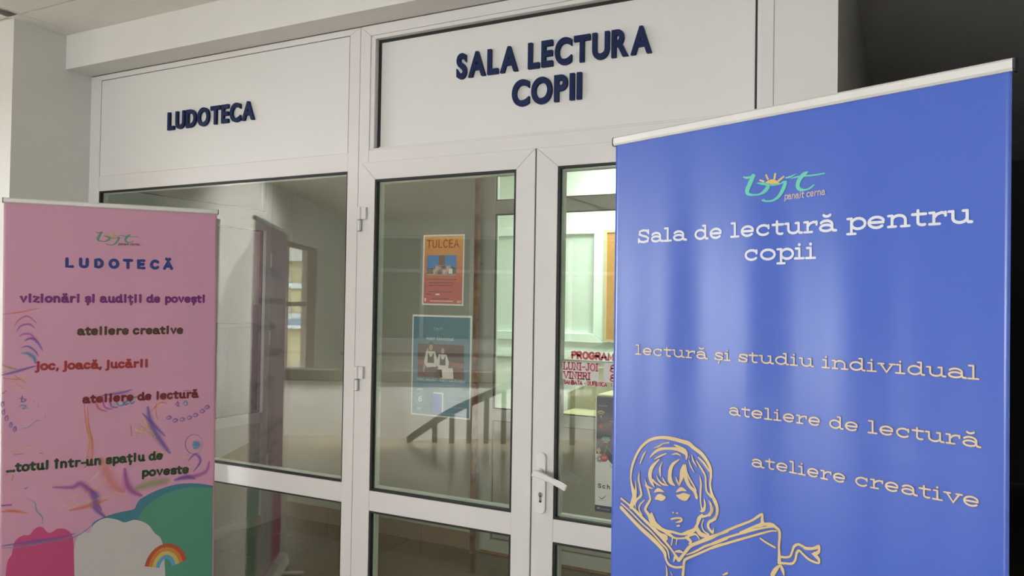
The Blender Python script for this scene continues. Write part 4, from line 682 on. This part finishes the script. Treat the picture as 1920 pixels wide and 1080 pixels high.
def banner(name, label, A, B, ztop, lean, vinyl, wave):
    A = Vector((*A, 0)); B = Vector((*B, 0)); u = (B - A).normalized(); Wd = (B - A).length
    t = thing(name, label, 'banner', A + u * (lean * ztop), (0, 0, atan2(u.y, u.x)))
    t.rotation_euler = (Matrix.Rotation(atan2(u.y, u.x), 3, 'Z') @ Matrix.Rotation(-lean, 3, 'Y')).to_euler()
    def F(off):
        return lambda s, z: Vector((s, wave(s, z) - off, z))
    # printed sheet
    bm = newbm(); nx, nz = 90, 40; z0, z1 = .085, ztop - .018; G = []
    f0 = F(0); f1 = F(-.0006)
    for j in range(nz + 1):
        z = z0 + (z1 - z0) * j / nz
        G.append([bm.verts.new(f0(.004 + (Wd - .008) * i / nx, z)) for i in range(nx + 1)])
    Bk = [[bm.verts.new(v.co + Vector((0, .0006, 0))) for v in r] for r in G]
    for j in range(nz):
        for i in range(nx):
            bm.faces.new((G[j][i], G[j][i + 1], G[j + 1][i + 1], G[j + 1][i]))
            q = bm.faces.new((Bk[j][i], Bk[j + 1][i], Bk[j + 1][i + 1], Bk[j][i + 1])); q.material_index = 1
    for j in range(nz):
        bm.faces.new((G[j][0], G[j + 1][0], Bk[j + 1][0], Bk[j][0])); bm.faces.new((G[j][nx], Bk[j][nx], Bk[j + 1][nx], G[j + 1][nx]))
    finish_sheet = finish(bm, 'sheet', [vinyl, mat('banner_back', (.42, .42, .40), .8)], t, smooth=True)
    # top rail with rounded profile and end caps
    prof = [(-.006, -.0215), (-.0085, -.017), (-.0085, -.004), (-.005, 0), (.003, .0015), (.0065, -.002), (.0065, -.0215)]
    def rail(bm, s0, s1, k=1.0):
        a = [bm.verts.new((s0, y * k, ztop + z * k)) for y, z in prof]; b = [bm.verts.new((s1, y * k, ztop + z * k)) for y, z in prof]
        bm.faces.new(a); bm.faces.new(b[::-1]); n = len(prof)
        for i in range(n): bm.faces.new((a[i], b[i], b[(i + 1) % n], a[(i + 1) % n]))
    bm = newbm(); rail(bm, 0.0015, Wd - .0015); finish(bm, 'top_rail', M_ALU, t)
    for s0, s1 in ((-.0015, .0015), (Wd - .0015, Wd + .0025)):
        bm = newbm(); rail(bm, s0, s1, 1.05); finish(bm, 'end_cap', M_DARKCAP, t)
    # base cassette, feet, pole
    bm = newbm(); pr = [(-.045, .01), (-.05, .03), (-.035, .075), (-.006, .09), (.01, .09), (.05, .06), (.055, .01)]
    a = [bm.verts.new((-.01, y, z)) for y, z in pr]; b = [bm.verts.new((Wd + .01, y, z)) for y, z in pr]
    bm.faces.new(a); bm.faces.new(b[::-1])
    for i in range(len(pr)): bm.faces.new((a[i], b[i], b[(i + 1) % len(pr)], a[(i + 1) % len(pr)]))
    finish(bm, 'base_cassette', M_ALU, t)
    for s in (.12, Wd - .16): abox('foot', M_ALU, (s, s + .04, -.16, .16, 0, .01), t)
    bm = newbm(); cyl(bm, (Wd / 2, .035, .06), (Wd / 2, .018, ztop - .01), .0075, 12); finish(bm, 'support_pole', M_ALU, t)
    return t, F, Wd


def put_logo(t, F, s0, z0, k, ct, cy, cb):
    bm = newbm()
    for c, p in LOGO:
        ribbon(bm, [(s0 + q[0] * k, z0 + q[1] * k, q[2] * k) for q in spline(p, 4)], None, F(.0008 if c == 'y' else .001), True, 0 if c == 't' else 1)
    finish_flat(bm, 'logo', [ct, cy], t)
    text('logo_lettering', 'panait', LOW, s0 + .004 * k, z0 - .0312 * k, s0 + .047 * k, z0 - .031 * k, .0085 * k, .0022 * k, F(.0012), cb, t, False, .15)
    text('logo_lettering', 'cerna', LOW, s0 + .053 * k, z0 - .0305 * k, s0 + .092 * k, z0 - .0295 * k, .0085 * k, .0022 * k, F(.0012), cb, t, False, .15)


def wave_blue(s, z):
    g_ = min(1.0, max(0.0, (2.06 - z) / .5)) ** .8
    env = min(1.0, .3 + 3.0 * max(0.0, s - .05)) * (1.0 - .85 * min(1.0, max(0.0, s - .56) / .14))
    dc = .06 * s - .09 * s * s if s < .55 else .005775 - .039 * (s - .55)
    return g_ * (.0030 * env * sin(2 * pi * (s - .195) / .23) + dc + .0005 * sin(2 * pi * s / .11 + 1.0))



bb_, FB, WB = banner('roll_up_banner', 'tall blue roll-up banner with cream and sand lettering and a girl reading, standing at right', (-.651, -.948), (.157, -1.271), 2.0695, 0.0, M_BLUE, wave_blue)
M_CREAMINK = mat('pale_ink', (.68, .69, .74), .35)
M_SAND = mat('sand_ink', (.62, .48, .26), .35)
M_SANDT = mat('sand_letter_ink', (.66, .55, .42), .35)
M_OUTL = mat('brown_outline_ink', (.13, .09, .13), .35)
M_TEALINK = mat('turquoise_ink', (.11, .52, .40), .35)
M_YEL = mat('yellow_ink', (.62, .46, .14), .35)
M_TINY = mat('tiny_ink', (.45, .38, .40), .4)
put_logo(bb_, FB, .4538, 1.905, 1.0, M_TEALINK, M_YEL, M_TINY)
BL = [('Sala de lectură pentru', .0746, 1.8005, .8100, 1.8004, .0200, .0052, 1), ('copii', .3650, 1.7492, .5285, 1.7488, .0200, .0052, 1),
      ('lectură și studiu individual', .0722, 1.5340, .8215, 1.5375, .0150, .0031, 0), ('ateliere de lectură', .3293, 1.4190, .8237, 1.4240, .0150, .0031, 0),
      ('ateliere creative', .3861, 1.3173, .8233, 1.3240, .0150, .0031, 0)]
for s, a, b, c, d, h, w, k in BL:
    if k: text('lettering', s, LOW, a + .003, b + .003, c - .002, d + .003, h * 1.0, w, FB(.0012), M_CREAMINK, bb_)
    else:
        text('lettering', s, LOW, a + .002, b, c, d, h, w, FB(.0014), M_SANDT, bb_)
        text('lettering_outline', s, LOW, a + .002, b, c, d, h, w + .0016, FB(.0009), M_OUTL, bb_)
bm = newbm(); bm2 = newbm()
for p in GIRL:
    q = spline(p, 4) if len(p) > 2 else p
    ribbon(bm, [(a, b, max(c, .0012)) for a, b, c in q], None, FB(.0014)); ribbon(bm2, [(a, b, max(c, .0012) + .0018) for a, b, c in q], None, FB(.0009))
finish_flat(bm, 'girl_drawing', M_SAND, bb_); finish_flat(bm2, 'drawing_outline', M_OUTL, bb_)


def wave_pink(s, z):
    g_ = min(1.0, max(0.0, (2.05 - z) / .6))
    return g_ * (.0015 * sin(2 * pi * (s + .1) / .5) + .003 * sin(2.5 * s))


pk_, FP, WP = banner('roll_up_banner', 'tall pink roll-up banner with LUDOTECĂ heading and coloured swirls, standing at left', (-3.446, -.837), (-2.979, -.100), 2.0685, .0128, M_PINK, wave_pink)
put_logo(pk_, FP, .4385, 1.912, .98, mat('green_ink', (.12, .30, .20), .4), mat('gold_ink', (.5, .42, .13), .4), mat('mauve_ink', (.25, .12, .15), .4))
text('lettering', 'LUDOTECĂ', CAP, .236, 1.7790, .668, 1.7790, .034, .0135, FP(.0012), mat('royal_blue_ink', (.02, .04, .22), .4), pk_, False, 0, .55)
PL = [('vizionări și audiții de povești', .0630, 1.6190, .8210, 1.6185, (.19, .02, .18)), ('ateliere creative', .2810, 1.4735, .7215, 1.4705, (.075, .035, .012)),
      ('joc, joacă, jucării', .124, 1.3240, .5740, 1.3180, (.36, .025, .02)), ('ateliere de lectură', .3046, 1.1680, .7910, 1.1640, (.19, .012, .02)),
      ('...totul într-un spațiu de', .0210, .8905, .6380, .8840, (.02, .055, .015)), ('poveste', .5445, .8120, .7520, .8070, (.02, .055, .015))]
for i, (s, a, b, c, d, col) in enumerate(PL):
    text('lettering', s, LOW, a + .004, b + .003, c - .002, d + .003, .0220 if i < 4 else .0235, .0100, FP(.0013), mat('ink_%d' % i, col, .4), pk_, False, 0, .1)
INK = {'orange': (.95, .30, .12), 'rose': (.75, .12, .25), 'purple': (.55, .12, .50), 'violet': (.25, .16, .58), 'teal': (.08, .42, .66), 'olive': (.50, .52, .25),
       'yellow': (1.0, .78, .22), 'dark': (.14, .10, .12)}
SC.cycles.transparent_max_bounces = 32
for i, (c, p) in enumerate(SWIRL):
    wide = p[0][2] > .028
    pts = spline(p, 4); n = len(pts)
    bm = newbm()
    for j, (ws, mi) in enumerate(((2.1, 0), (1.5, 0), (1.0, 1), (.55, 1))):
        q_ = [(q[0], q[1], q[2] * ws * (.2 + .95 * sin(pi * (k + .6) / (n + .2)))) for k, q in enumerate(pts)]
        ribbon(bm, q_, None, FP(.0006 + .000003 * i + .0004 * (j + 1) / 4), False, mi)
    key = 'ink_' + c + ('_wash' if wide else '')
    if key not in MATS:
        MATS[key] = see_through(key, INK[c], .07 if wide else .13); MATS[key + '_core'] = see_through(key + '_core', INK[c], .12 if wide else .30)
    finish_flat(bm, 'coloured_swirl', [MATS[key], MATS[key + '_core']], pk_)
for k, (c, pts) in enumerate(SHAPES):
    sm = sorted(spline(pts[:-2], 5)); bm = newbm(); fm = FP(.0005 + .00015 * k); cols_ = []
    s0, s1 = sm[0][0], min(sm[-1][0], WP - .006)
    for i in range(61):
        s = s0 + (s1 - s0) * i / 60
        j = max(q for q in range(len(sm)) if sm[q][0] <= s + 1e-9); j = min(j, len(sm) - 2)
        dx = sm[j + 1][0] - sm[j][0]
        zt = sm[j][1] if dx < 1e-6 else sm[j][1] + (sm[j + 1][1] - sm[j][1]) * (s - sm[j][0]) / dx
        zt = max(zt, .12)
        cols_.append([bm.verts.new(fm(s, zt + (.11 - zt) * n_ / 12)) for n_ in range(13)])
    for i in range(60):
        for n_ in range(12): bm.faces.new((cols_[i][n_ + 1], cols_[i + 1][n_ + 1], cols_[i + 1][n_], cols_[i][n_]))
    finish_flat(bm, 'coloured_shape', mat('flat_' + c, {'teal': (.06, .20, .27), 'green': (.09, .30, .20), 'cream': (.60, .56, .54), 'magenta': (.55, .07, .20)}[c], .4), pk_)
for j, c in enumerate(('red', 'orange', 'yellow', 'blue')):
    bm = newbm(); ribbon(bm, E(.655, .365, .085 - j * .0165, .115 - j * .018, 15, 165, 16), .0165, FP(.0013), False)
    finish_flat(bm, 'rainbow_band', mat('band_' + c, {'red': (.50, .09, .04), 'orange': (.62, .22, .05), 'yellow': (.62, .50, .16), 'blue': (.12, .36, .58)}[c], .4), pk_)

# ================================================================== POSTERS AND STICKERS ON THE GLASS
def FY(y): return lambda x, z: Vector((x, y, z))


def gradmat(name, c0, c1, z0, z1):
    m = bpy.data.materials.new(name); m.use_nodes = True; nt = m.node_tree; b = nt.nodes['Principled BSDF']; b.inputs['Roughness'].default_value = .6
    tc = nt.nodes.new('ShaderNodeTexCoord'); sp = nt.nodes.new('ShaderNodeSeparateXYZ'); mr = nt.nodes.new('ShaderNodeMapRange')
    mr.inputs[1].default_value = z0; mr.inputs[2].default_value = z1
    r = nt.nodes.new('ShaderNodeValToRGB'); r.color_ramp.elements[0].color = (*c0, 1); r.color_ramp.elements[1].color = (*c1, 1)
    nt.links.new(tc.outputs['Object'], sp.inputs[0]); nt.links.new(sp.outputs['Z'], mr.inputs[0]); nt.links.new(mr.outputs[0], r.inputs[0]); nt.links.new(r.outputs[0], b.inputs['Base Color'])
    return m


def flat(name, x0, x1, z0, z1, y, m, par): return poly(name, [(x0, z0), (x1, z0), (x1, z1), (x0, z1)], FY(y), m, par)


M_PAPER = mat('white_paper', (.78, .78, .77), .6)
# orange poster
p1 = thing('poster', 'orange and pink poster headed TULCEA taped inside the left door glass, above the teal one', 'poster', (-1.860, .0122, 1.637), (0, radians(.4), 0))
abox('sheet', M_PAPER, (0, .206, .0, .0004, 0, .301), p1)
flat('printed_ground', .006, .200, .006, .295, -.0003, gradmat('sunset_print', (.55, .10, .10), (.75, .36, .06), .09, .28), p1)
text('lettering', 'TULCEA', CAP, .020, .246, .178, .247, .031, .0056, FY(-.0006), mat('red_ink', (.42, .03, .01), .5), p1, False, 0, .16)
bm = newbm()
for k in range(11): ribbon(bm, [(.040 + k * .011, .218 + .003 * (k % 3)), (.044 + k * .011, .236), (.049 + k * .011, .222)], .0016, FY(-.0006), False)
finish_flat(bm, 'script_line', mat('yellow_script', (.75, .45, .08), .5), p1)
flat('photo_sky', .022, .168, .126, .213, -.0006, mat('photo_blue', (.05, .24, .62), .5), p1)
poly('photo_tower', [(.080, .15), (.112, .15), (.110, .205), (.104, .213), (.087, .213), (.080, .203)], FY(-.0008), mat('photo_brick', (.22, .09, .05), .6), p1)
poly('photo_trees', [(.022, .126), (.168, .126), (.168, .156), (.150, .165), (.13, .150), (.10, .152), (.06, .146), (.045, .158), (.022, .156)], FY(-.0009), mat('photo_dark', (.06, .07, .04), .6), p1)
flat('photo_ground', .022, .168, .126, .135, -.0010, mat('photo_pavement', (.45, .30, .24), .6), p1)
cols = [(.6, .55, .5), (.35, .12, .08), (.06, .08, .2), (.55, .35, .25), (.6, .6, .6), (.08, .06, .06), (.5, .2, .15)]
for r_ in range(2):
    bm_ = {}
    for k in range(11):
        x = .058 + k * .0078 + r_ * .003; z = .134 + r_ * .014
        b_ = bm_.setdefault((k * 3 + r_) % 7, newbm())
        ribbon(b_, [(x, z), (x, z + .016)], .0062, FY(-.0011 - .0001 * (1 - r_)))
        b2 = bm_.setdefault(3, newbm()); ribbon(b2, [(x - .0001, z + .022), (x + .0001, z + .022)], .0042, FY(-.0013))
    for c_, b_ in bm_.items(): finish_flat(b_, 'photo_crowd', mat('crowd_%d' % c_, cols[c_], .6), p1)
flat('photo_sign', .132, .150, .134, .156, -.0013, M_PAPER, p1)
bm = newbm()
for x0, x1, z in ((.020, .172, .110), (.030, .158, .096), (.035, .152, .084), (.035, .150, .057), (.02, .048, .046)):
    x = x0
    k = 0
    while x < x1 - .004:
        ww = .006 + .007 * ((k * 7 + int(z * 1000)) % 5) / 5; ribbon(bm, [(x, z), (min(x + ww, x1), z)], .0036, FY(-.0006), False); x += ww + .003; k += 1
stuffp(bm, 'small_print', see_through('small_dark_ink', (.16, .03, .05), .8), p1)
bm = newbm(); ribbon(bm, [(.068, .046), (.088, .046)], .006, FY(-.0006), False); ribbon(bm, [(.04, .0175), (.155, .0175)], .003, FY(-.0006), False); ribbon(bm, [(.012, .022), (.020, .022)], .014, FY(-.0006), False); finish_flat(bm, 'white_print', M_PAPER, p1)
bm = newbm(); ribbon(bm, [(.05, .027), (.135, .027)], .003, FY(-.0006), False); stuffp(bm, 'small_print', mat('maroon_ink', (.2, .02, .03), .5), p1)
bm = newbm(); ribbon(bm, [(.175, .016), (.195, .016)], .010, FY(-.0006), False); finish_flat(bm, 'emblem', mat('gold_print', (.6, .45, .2), .5), p1)
# teal poster
p2 = thing('poster', 'teal blue poster with two seated people in folk costume, taped inside the left door glass', 'poster', (-1.908, .0122, 1.162))
abox('sheet', M_PAPER, (0, .297, 0, .0004, 0, .432), p2)
flat('printed_ground', .006, .291, .006, .424, -.0003, gradmat('teal_print', (.10, .24, .33), (.045, .17, .25), .0, .42), p2)
flat('photo_ground', .032, .262, .165, .308, -.0006, mat('photo_maroon', (.07, .02, .02), .5), p2)
poly('photo_bench', [(.032, .218), (.262, .212), (.262, .232), (.032, .238)], FY(-.0007), mat('photo_wood', (.25, .055, .035), .5), p2)
M_SK = mat('photo_skin', (.50, .27, .2), .6); M_WH = mat('photo_white', (.68, .64, .60), .6); M_DK = mat('photo_charcoal', (.06, .045, .05), .6)
def fig(x, z, k, skirt):
    poly('photo_skirt', [(x - .03 * k, z - .05 * k), (x + .055 * k, z - .045 * k), (x + .06 * k, z - .095 * k), (x - .01 * k, z - .098 * k), (x - .035 * k, z - .08 * k)], FY(-.0008), skirt, p2)
    poly('photo_blouse', [(x - .022 * k, z + .015 * k), (x - .034 * k, z - .03 * k), (x - .02 * k, z - .055 * k), (x + .03 * k, z - .05 * k), (x + .034 * k, z - .02 * k), (x + .02 * k, z + .015 * k)], FY(-.0009), M_WH, p2)
    poly('photo_vest', [(x - .014 * k, z + .012 * k), (x - .017 * k, z - .035 * k), (x + .017 * k, z - .035 * k), (x + .014 * k, z + .012 * k), (x + .006 * k, z - .008 * k), (x - .006 * k, z - .008 * k)], FY(-.0010), M_DK, p2)
    poly('photo_hair', [(x + .0155 * k * cos(a), z + .035 * k + .021 * k * sin(a)) for a in [i * pi / 7 for i in range(14)]], FY(-.0009), M_DK, p2)
    poly('photo_face', [(x + .009 * k * cos(a), z + .031 * k + .013 * k * sin(a)) for a in [i * pi / 6 for i in range(12)]], FY(-.0011), M_SK, p2)
fig(.098, .262, 1.0, M_DK); fig(.158, .252, .92, M_WH)
poly('photo_veil', [(.085, .30), (.070, .27), (.058, .19), (.066, .185), (.078, .24), (.088, .28)], FY(-.0008), mat('photo_veil', (.35, .3, .28), .6), p2)
text('lettering', 'Proiect', {**LOW, 'P': CAP['P']}, .075, .326, .118, .326, .0085, .0016, FY(-.0006), M_PAPER, p2)
text('lettering', 'Educational', {**LOW, 'E': ([[tuple((a * 1.3, b * 1.4)) for a, b in g_] for g_ in CAP['E'][0]], [], 1.0)}, .126, .326, .212, .326, .0085, .0016, FY(-.0006), M_PAPER, p2)
text('lettering', '"MICUL AROMÂN" - "NJICLU ARMÂNESCU"', CAP, .028, .150, .270, .150, .0085, .0013, FY(-.0006), M_PAPER, p2, False)
text('lettering', 'peste', LOW, .030, .108, .058, .108, .0060, .0012, FY(-.0006), M_PAPER, p2, False)
text('lettering', '6', CAP, .037, .060, .054, .060, .022, .0048, FY(-.0006), M_PAPER, p2, False)
text('lettering', 'ani', LOW, .034, .025, .054, .025, .0080, .0018, FY(-.0006), M_PAPER, p2, False)
bm = newbm(); ribbon(bm, E(.046, .070, .023, .023, 0, 360, 20), .0010, FY(-.0006)); finish_flat(bm, 'ring_print', M_PAPER, p2)
bm = newbm()
for x0, x1, z in ((.06, .215, .135), (.09, .19, .125), (.188, .276, .095), (.188, .270, .070), (.188, .270, .045), (.13, .20, .014), (.188, .27, .018)):
    x = x0; k = 0
    while x < x1 - .004:
        ww = .007 + .008 * ((k * 7 + int(z * 1000)) % 5) / 5; ribbon(bm, [(x, z), (min(x + ww, x1), z)], .0026, FY(-.0006), False); x += ww + .003; k += 1
stuffp(bm, 'small_print', see_through('small_pale_ink', (.6, .65, .68), .55), p2)
flat('book_cover', .115, .158, .018, .100, -.0006, mat('bright_blue_print', (.06, .19, .55), .5), p2)
flat('book_pages', .158, .164, .022, .102, -.0007, M_WH, p2); flat('book_pages', .113, .160, .098, .104, -.0008, M_WH, p2)
bm = newbm()
for c, p in LOGO: ribbon(bm, [(.135 + q[0] * .3, .372 + q[1] * .3, q[2] * .3) for q in spline(p, 3)], None, FY(-.0006))
finish_flat(bm, 'logo', M_TEALINK, p2)
# dark blue poster on the right door
p3 = thing('poster', 'navy and white poster with science icons on the right door beside the blue banner', 'poster', (-1.055, .0122, .862), (0, radians(-.3), 0))
M_NIGHT = mat('navy_print', (.012, .02, .10), .5)
abox('sheet', M_PAPER, (0, .297, 0, .0004, 0, .438), p3)
poly('navy_ground', [(.004, .438), (.004, .218), (.02, .219), (.04, .212), (.06, .192), (.085, .168), (.12, .152), (.18, .15), (.297, .17), (.297, .438)], FY(-.0004), M_NIGHT, p3)
flat('navy_strip', 0, .297, 0, .024, -.0004, M_NIGHT, p3)
text('lettering', 'Schimbă', LOW, .012, .091, .132, .0905, .0098, .0033, FY(-.0006), M_NIGHT, p3, False, 0, .35)
def icon(name, strokes, w, m, px, pz, k=1):
    bm = newbm()
    for s_ in strokes: ribbon(bm, [(px + a * k, pz + b * k) for a, b in s_], w, FY(-.0008))
    return finish_flat(bm, name, m, p3)
M_IW = mat('icon_white', (.6, .6, .62), .5); M_IY = mat('icon_sand', (.6, .45, .2), .5); M_IT = mat('icon_teal', (.08, .33, .38), .5); M_IR = mat('icon_red', (.5, .05, .06), .5); M_IG = mat('icon_grey', (.32, .36, .4), .5)
icon('icon', [[(0, 0), (.035, 0)]], .0014, M_IW, .012, .402)
icon('icon', [E(0, 0, .013, .013, 0, 360), E(0, 0, .006, .006, 0, 360)], .007, M_IW, .098, .392)
icon('icon', [E(0, 0, .016, .014, 40, 140, 8), E(0, -.003, .010, .009, 40, 140, 8), [(0, -.004), (0, -.012)]], .004, M_IY, .022, .368)
icon('icon', [[(0, 0), (.0, .009)]], .009, M_IR, .020, .318)
icon('icon', [[(0, 0), (.001, 0)], [(.014, 0), (.015, 0)], [(-.004, .009), (.020, .009)]], .005, mat('icon_brown', (.35, .14, .08), .5), .062, .336)
icon('icon', [[(-.008, .006), (-.014, 0), (-.008, -.006)], [(.008, .006), (.014, 0), (.008, -.006)], [(-.003, -.007), (.003, .007)]], .0015, M_IG, .092, .300)
icon('icon', [[(-.010, 0), (.010, 0)]], .016, M_IT, .042, .278); icon('icon', [[(-.007, -.014), (.007, -.014)]], .003, M_IY, .042, .279)
icon('icon', [[(0, .016), (-.0, .01)], [(0, .012), (-.010, -.020)], [(0, .012), (.024, -.016)]], .0026, M_IT, .046, .237)
icon('icon', [E(0, .0, .004, .005, 0, 360), [(0, -.008), (0, -.014)]], .008, M_IY, .014, .232)
icon('icon', [[(0, 0), (.02, .018)]], .007, M_IT, .098, .270); icon('icon', [[(-.004, -.004), (-.001, -.001)]], .007, M_IR, .098, .270)
icon('icon', [[(-.01, 0), (.02, .01)], [(.006, 0), (0, -.03)], [(.006, 0), (.014, -.03)]], .003, M_IG, .088, .190); icon('icon', [[(0, .002), (.03, .016)]], .012, M_IG, .082, .190)
icon('icon', [E(0, 0, .007, .007, 0, 360)] + [[(.009 * cos(a), .009 * sin(a)), (.013 * cos(a), .013 * sin(a))] for a in [i * pi / 4 for i in range(8)]], .0055, M_IG, .018, .200)
poly('red_disc', [(.036 + .0155 * cos(a), .206 + .0155 * sin(a)) for a in [i * pi / 12 for i in range(24)]], FY(-.0010), M_IR, p3)
bm = newbm()
for s_ in ([(-.004, .004), (-.009, 0), (-.004, -.004)], [(.004, .004), (.009, 0), (.004, -.004)], [(-.0015, -.005), (.0015, .005)]): ribbon(bm, [(.036 + a, .206 + b) for a, b in s_], .0014, FY(-.0013))
finish_flat(bm, 'icon', M_PAPER, p3)
bm = newbm(); ribbon(bm, spline([(.060, .180), (.075, .166), (.095, .156)], 4), .0016, FY(-.0008)); finish_flat(bm, 'icon', M_NIGHT, p3)
bm = newbm(); ribbon(bm, [(.014, .058, .001), (.024, .050, .003), (.030, .050, .003), (.046, .064, .001)], None, FY(-.0006)); finish_flat(bm, 'emblem', mat('brown_ink', (.12, .04, .03), .5), p3)
text('lettering', 'p', LOW, .068, .052, .076, .052, .009, .0016, FY(-.0006), mat('brown_ink', (.12, .04, .03), .5), p3)
bm = newbm(); ribbon(bm, [(.080, .0535), (.13, .0535)], .003, FY(-.0006), False); ribbon(bm, [(.014, .044), (.046, .044)], .0012, FY(-.0006), False); stuffp(bm, 'small_print', M_IG, p3)
bm = newbm(); ribbon(bm, [(.012, .013), (.018, .013)], .007, FY(-.0006)); ribbon(bm, [(.024, .0115), (.06, .0115)], .0025, FY(-.0006), False); ribbon(bm, [(.070, .0115), (.12, .0115)], .0025, FY(-.0006), False); stuffp(bm, 'small_print', M_IG, p3)

# opening hours in red on the right door glass
st = thing('opening_hours_sticker', 'red opening hours lettering PROGRAM with paper strips on the right door glass', 'sticker')
M_REDV = mat('red_vinyl', (.42, .012, .02), .4); M_LABEL = mat('greyish_paper', (.62, .58, .58), .6)
M_HALO = mat('pale_halo', (.72, .66, .66), .6)
ys = .0030
def tt(s, a, b, c, h, w, serif, track=0.0):
    text('lettering', s, CAP, a, b, c, b, h, w, FY(ys - .0012), M_REDV, st, serif, 0, track)
    text('lettering_edge', s, CAP, a, b, c, b, h, w + .004, FY(ys - .0006), M_HALO, st, serif, 0, track)
tt('PROGRAM', -1.1555, 1.441, -.985, .0245, .0074, False, .12)
abox('paper_strip', M_LABEL, (-1.1935, -1.043, ys - .0004, ys, 1.3585, 1.4265), st)
abox('paper_strip', M_LABEL, (-1.022, -.86, ys - .0004, ys, 1.3560, 1.4290), st)
text('lettering', 'LUNI-JOI', CAP, -1.189, 1.3965, -1.049, 1.3965, .0265, .0050, FY(ys - .0012), M_REDV, st, True, 0, .08)
text('lettering', 'VINERI', CAP, -1.187, 1.3620, -1.080, 1.3620, .0250, .0050, FY(ys - .0012), M_REDV, st, True, 0, .08)
text('lettering', '8-', CAP, -.9995, 1.3965, -.955, 1.3965, .0240, .0054, FY(ys - .0012), M_REDV, st, False)
text('lettering', '8-', CAP, -.9990, 1.3610, -.955, 1.3610, .0240, .0054, FY(ys - .0012), M_REDV, st, False)
tt('SAMBATA - DUMINICA', -1.187, 1.3395, -1.011, .0150, .0031, False, .1)
tt('INCHIS', -.994, 1.3390, -.925, .0150, .0031, False, .1)
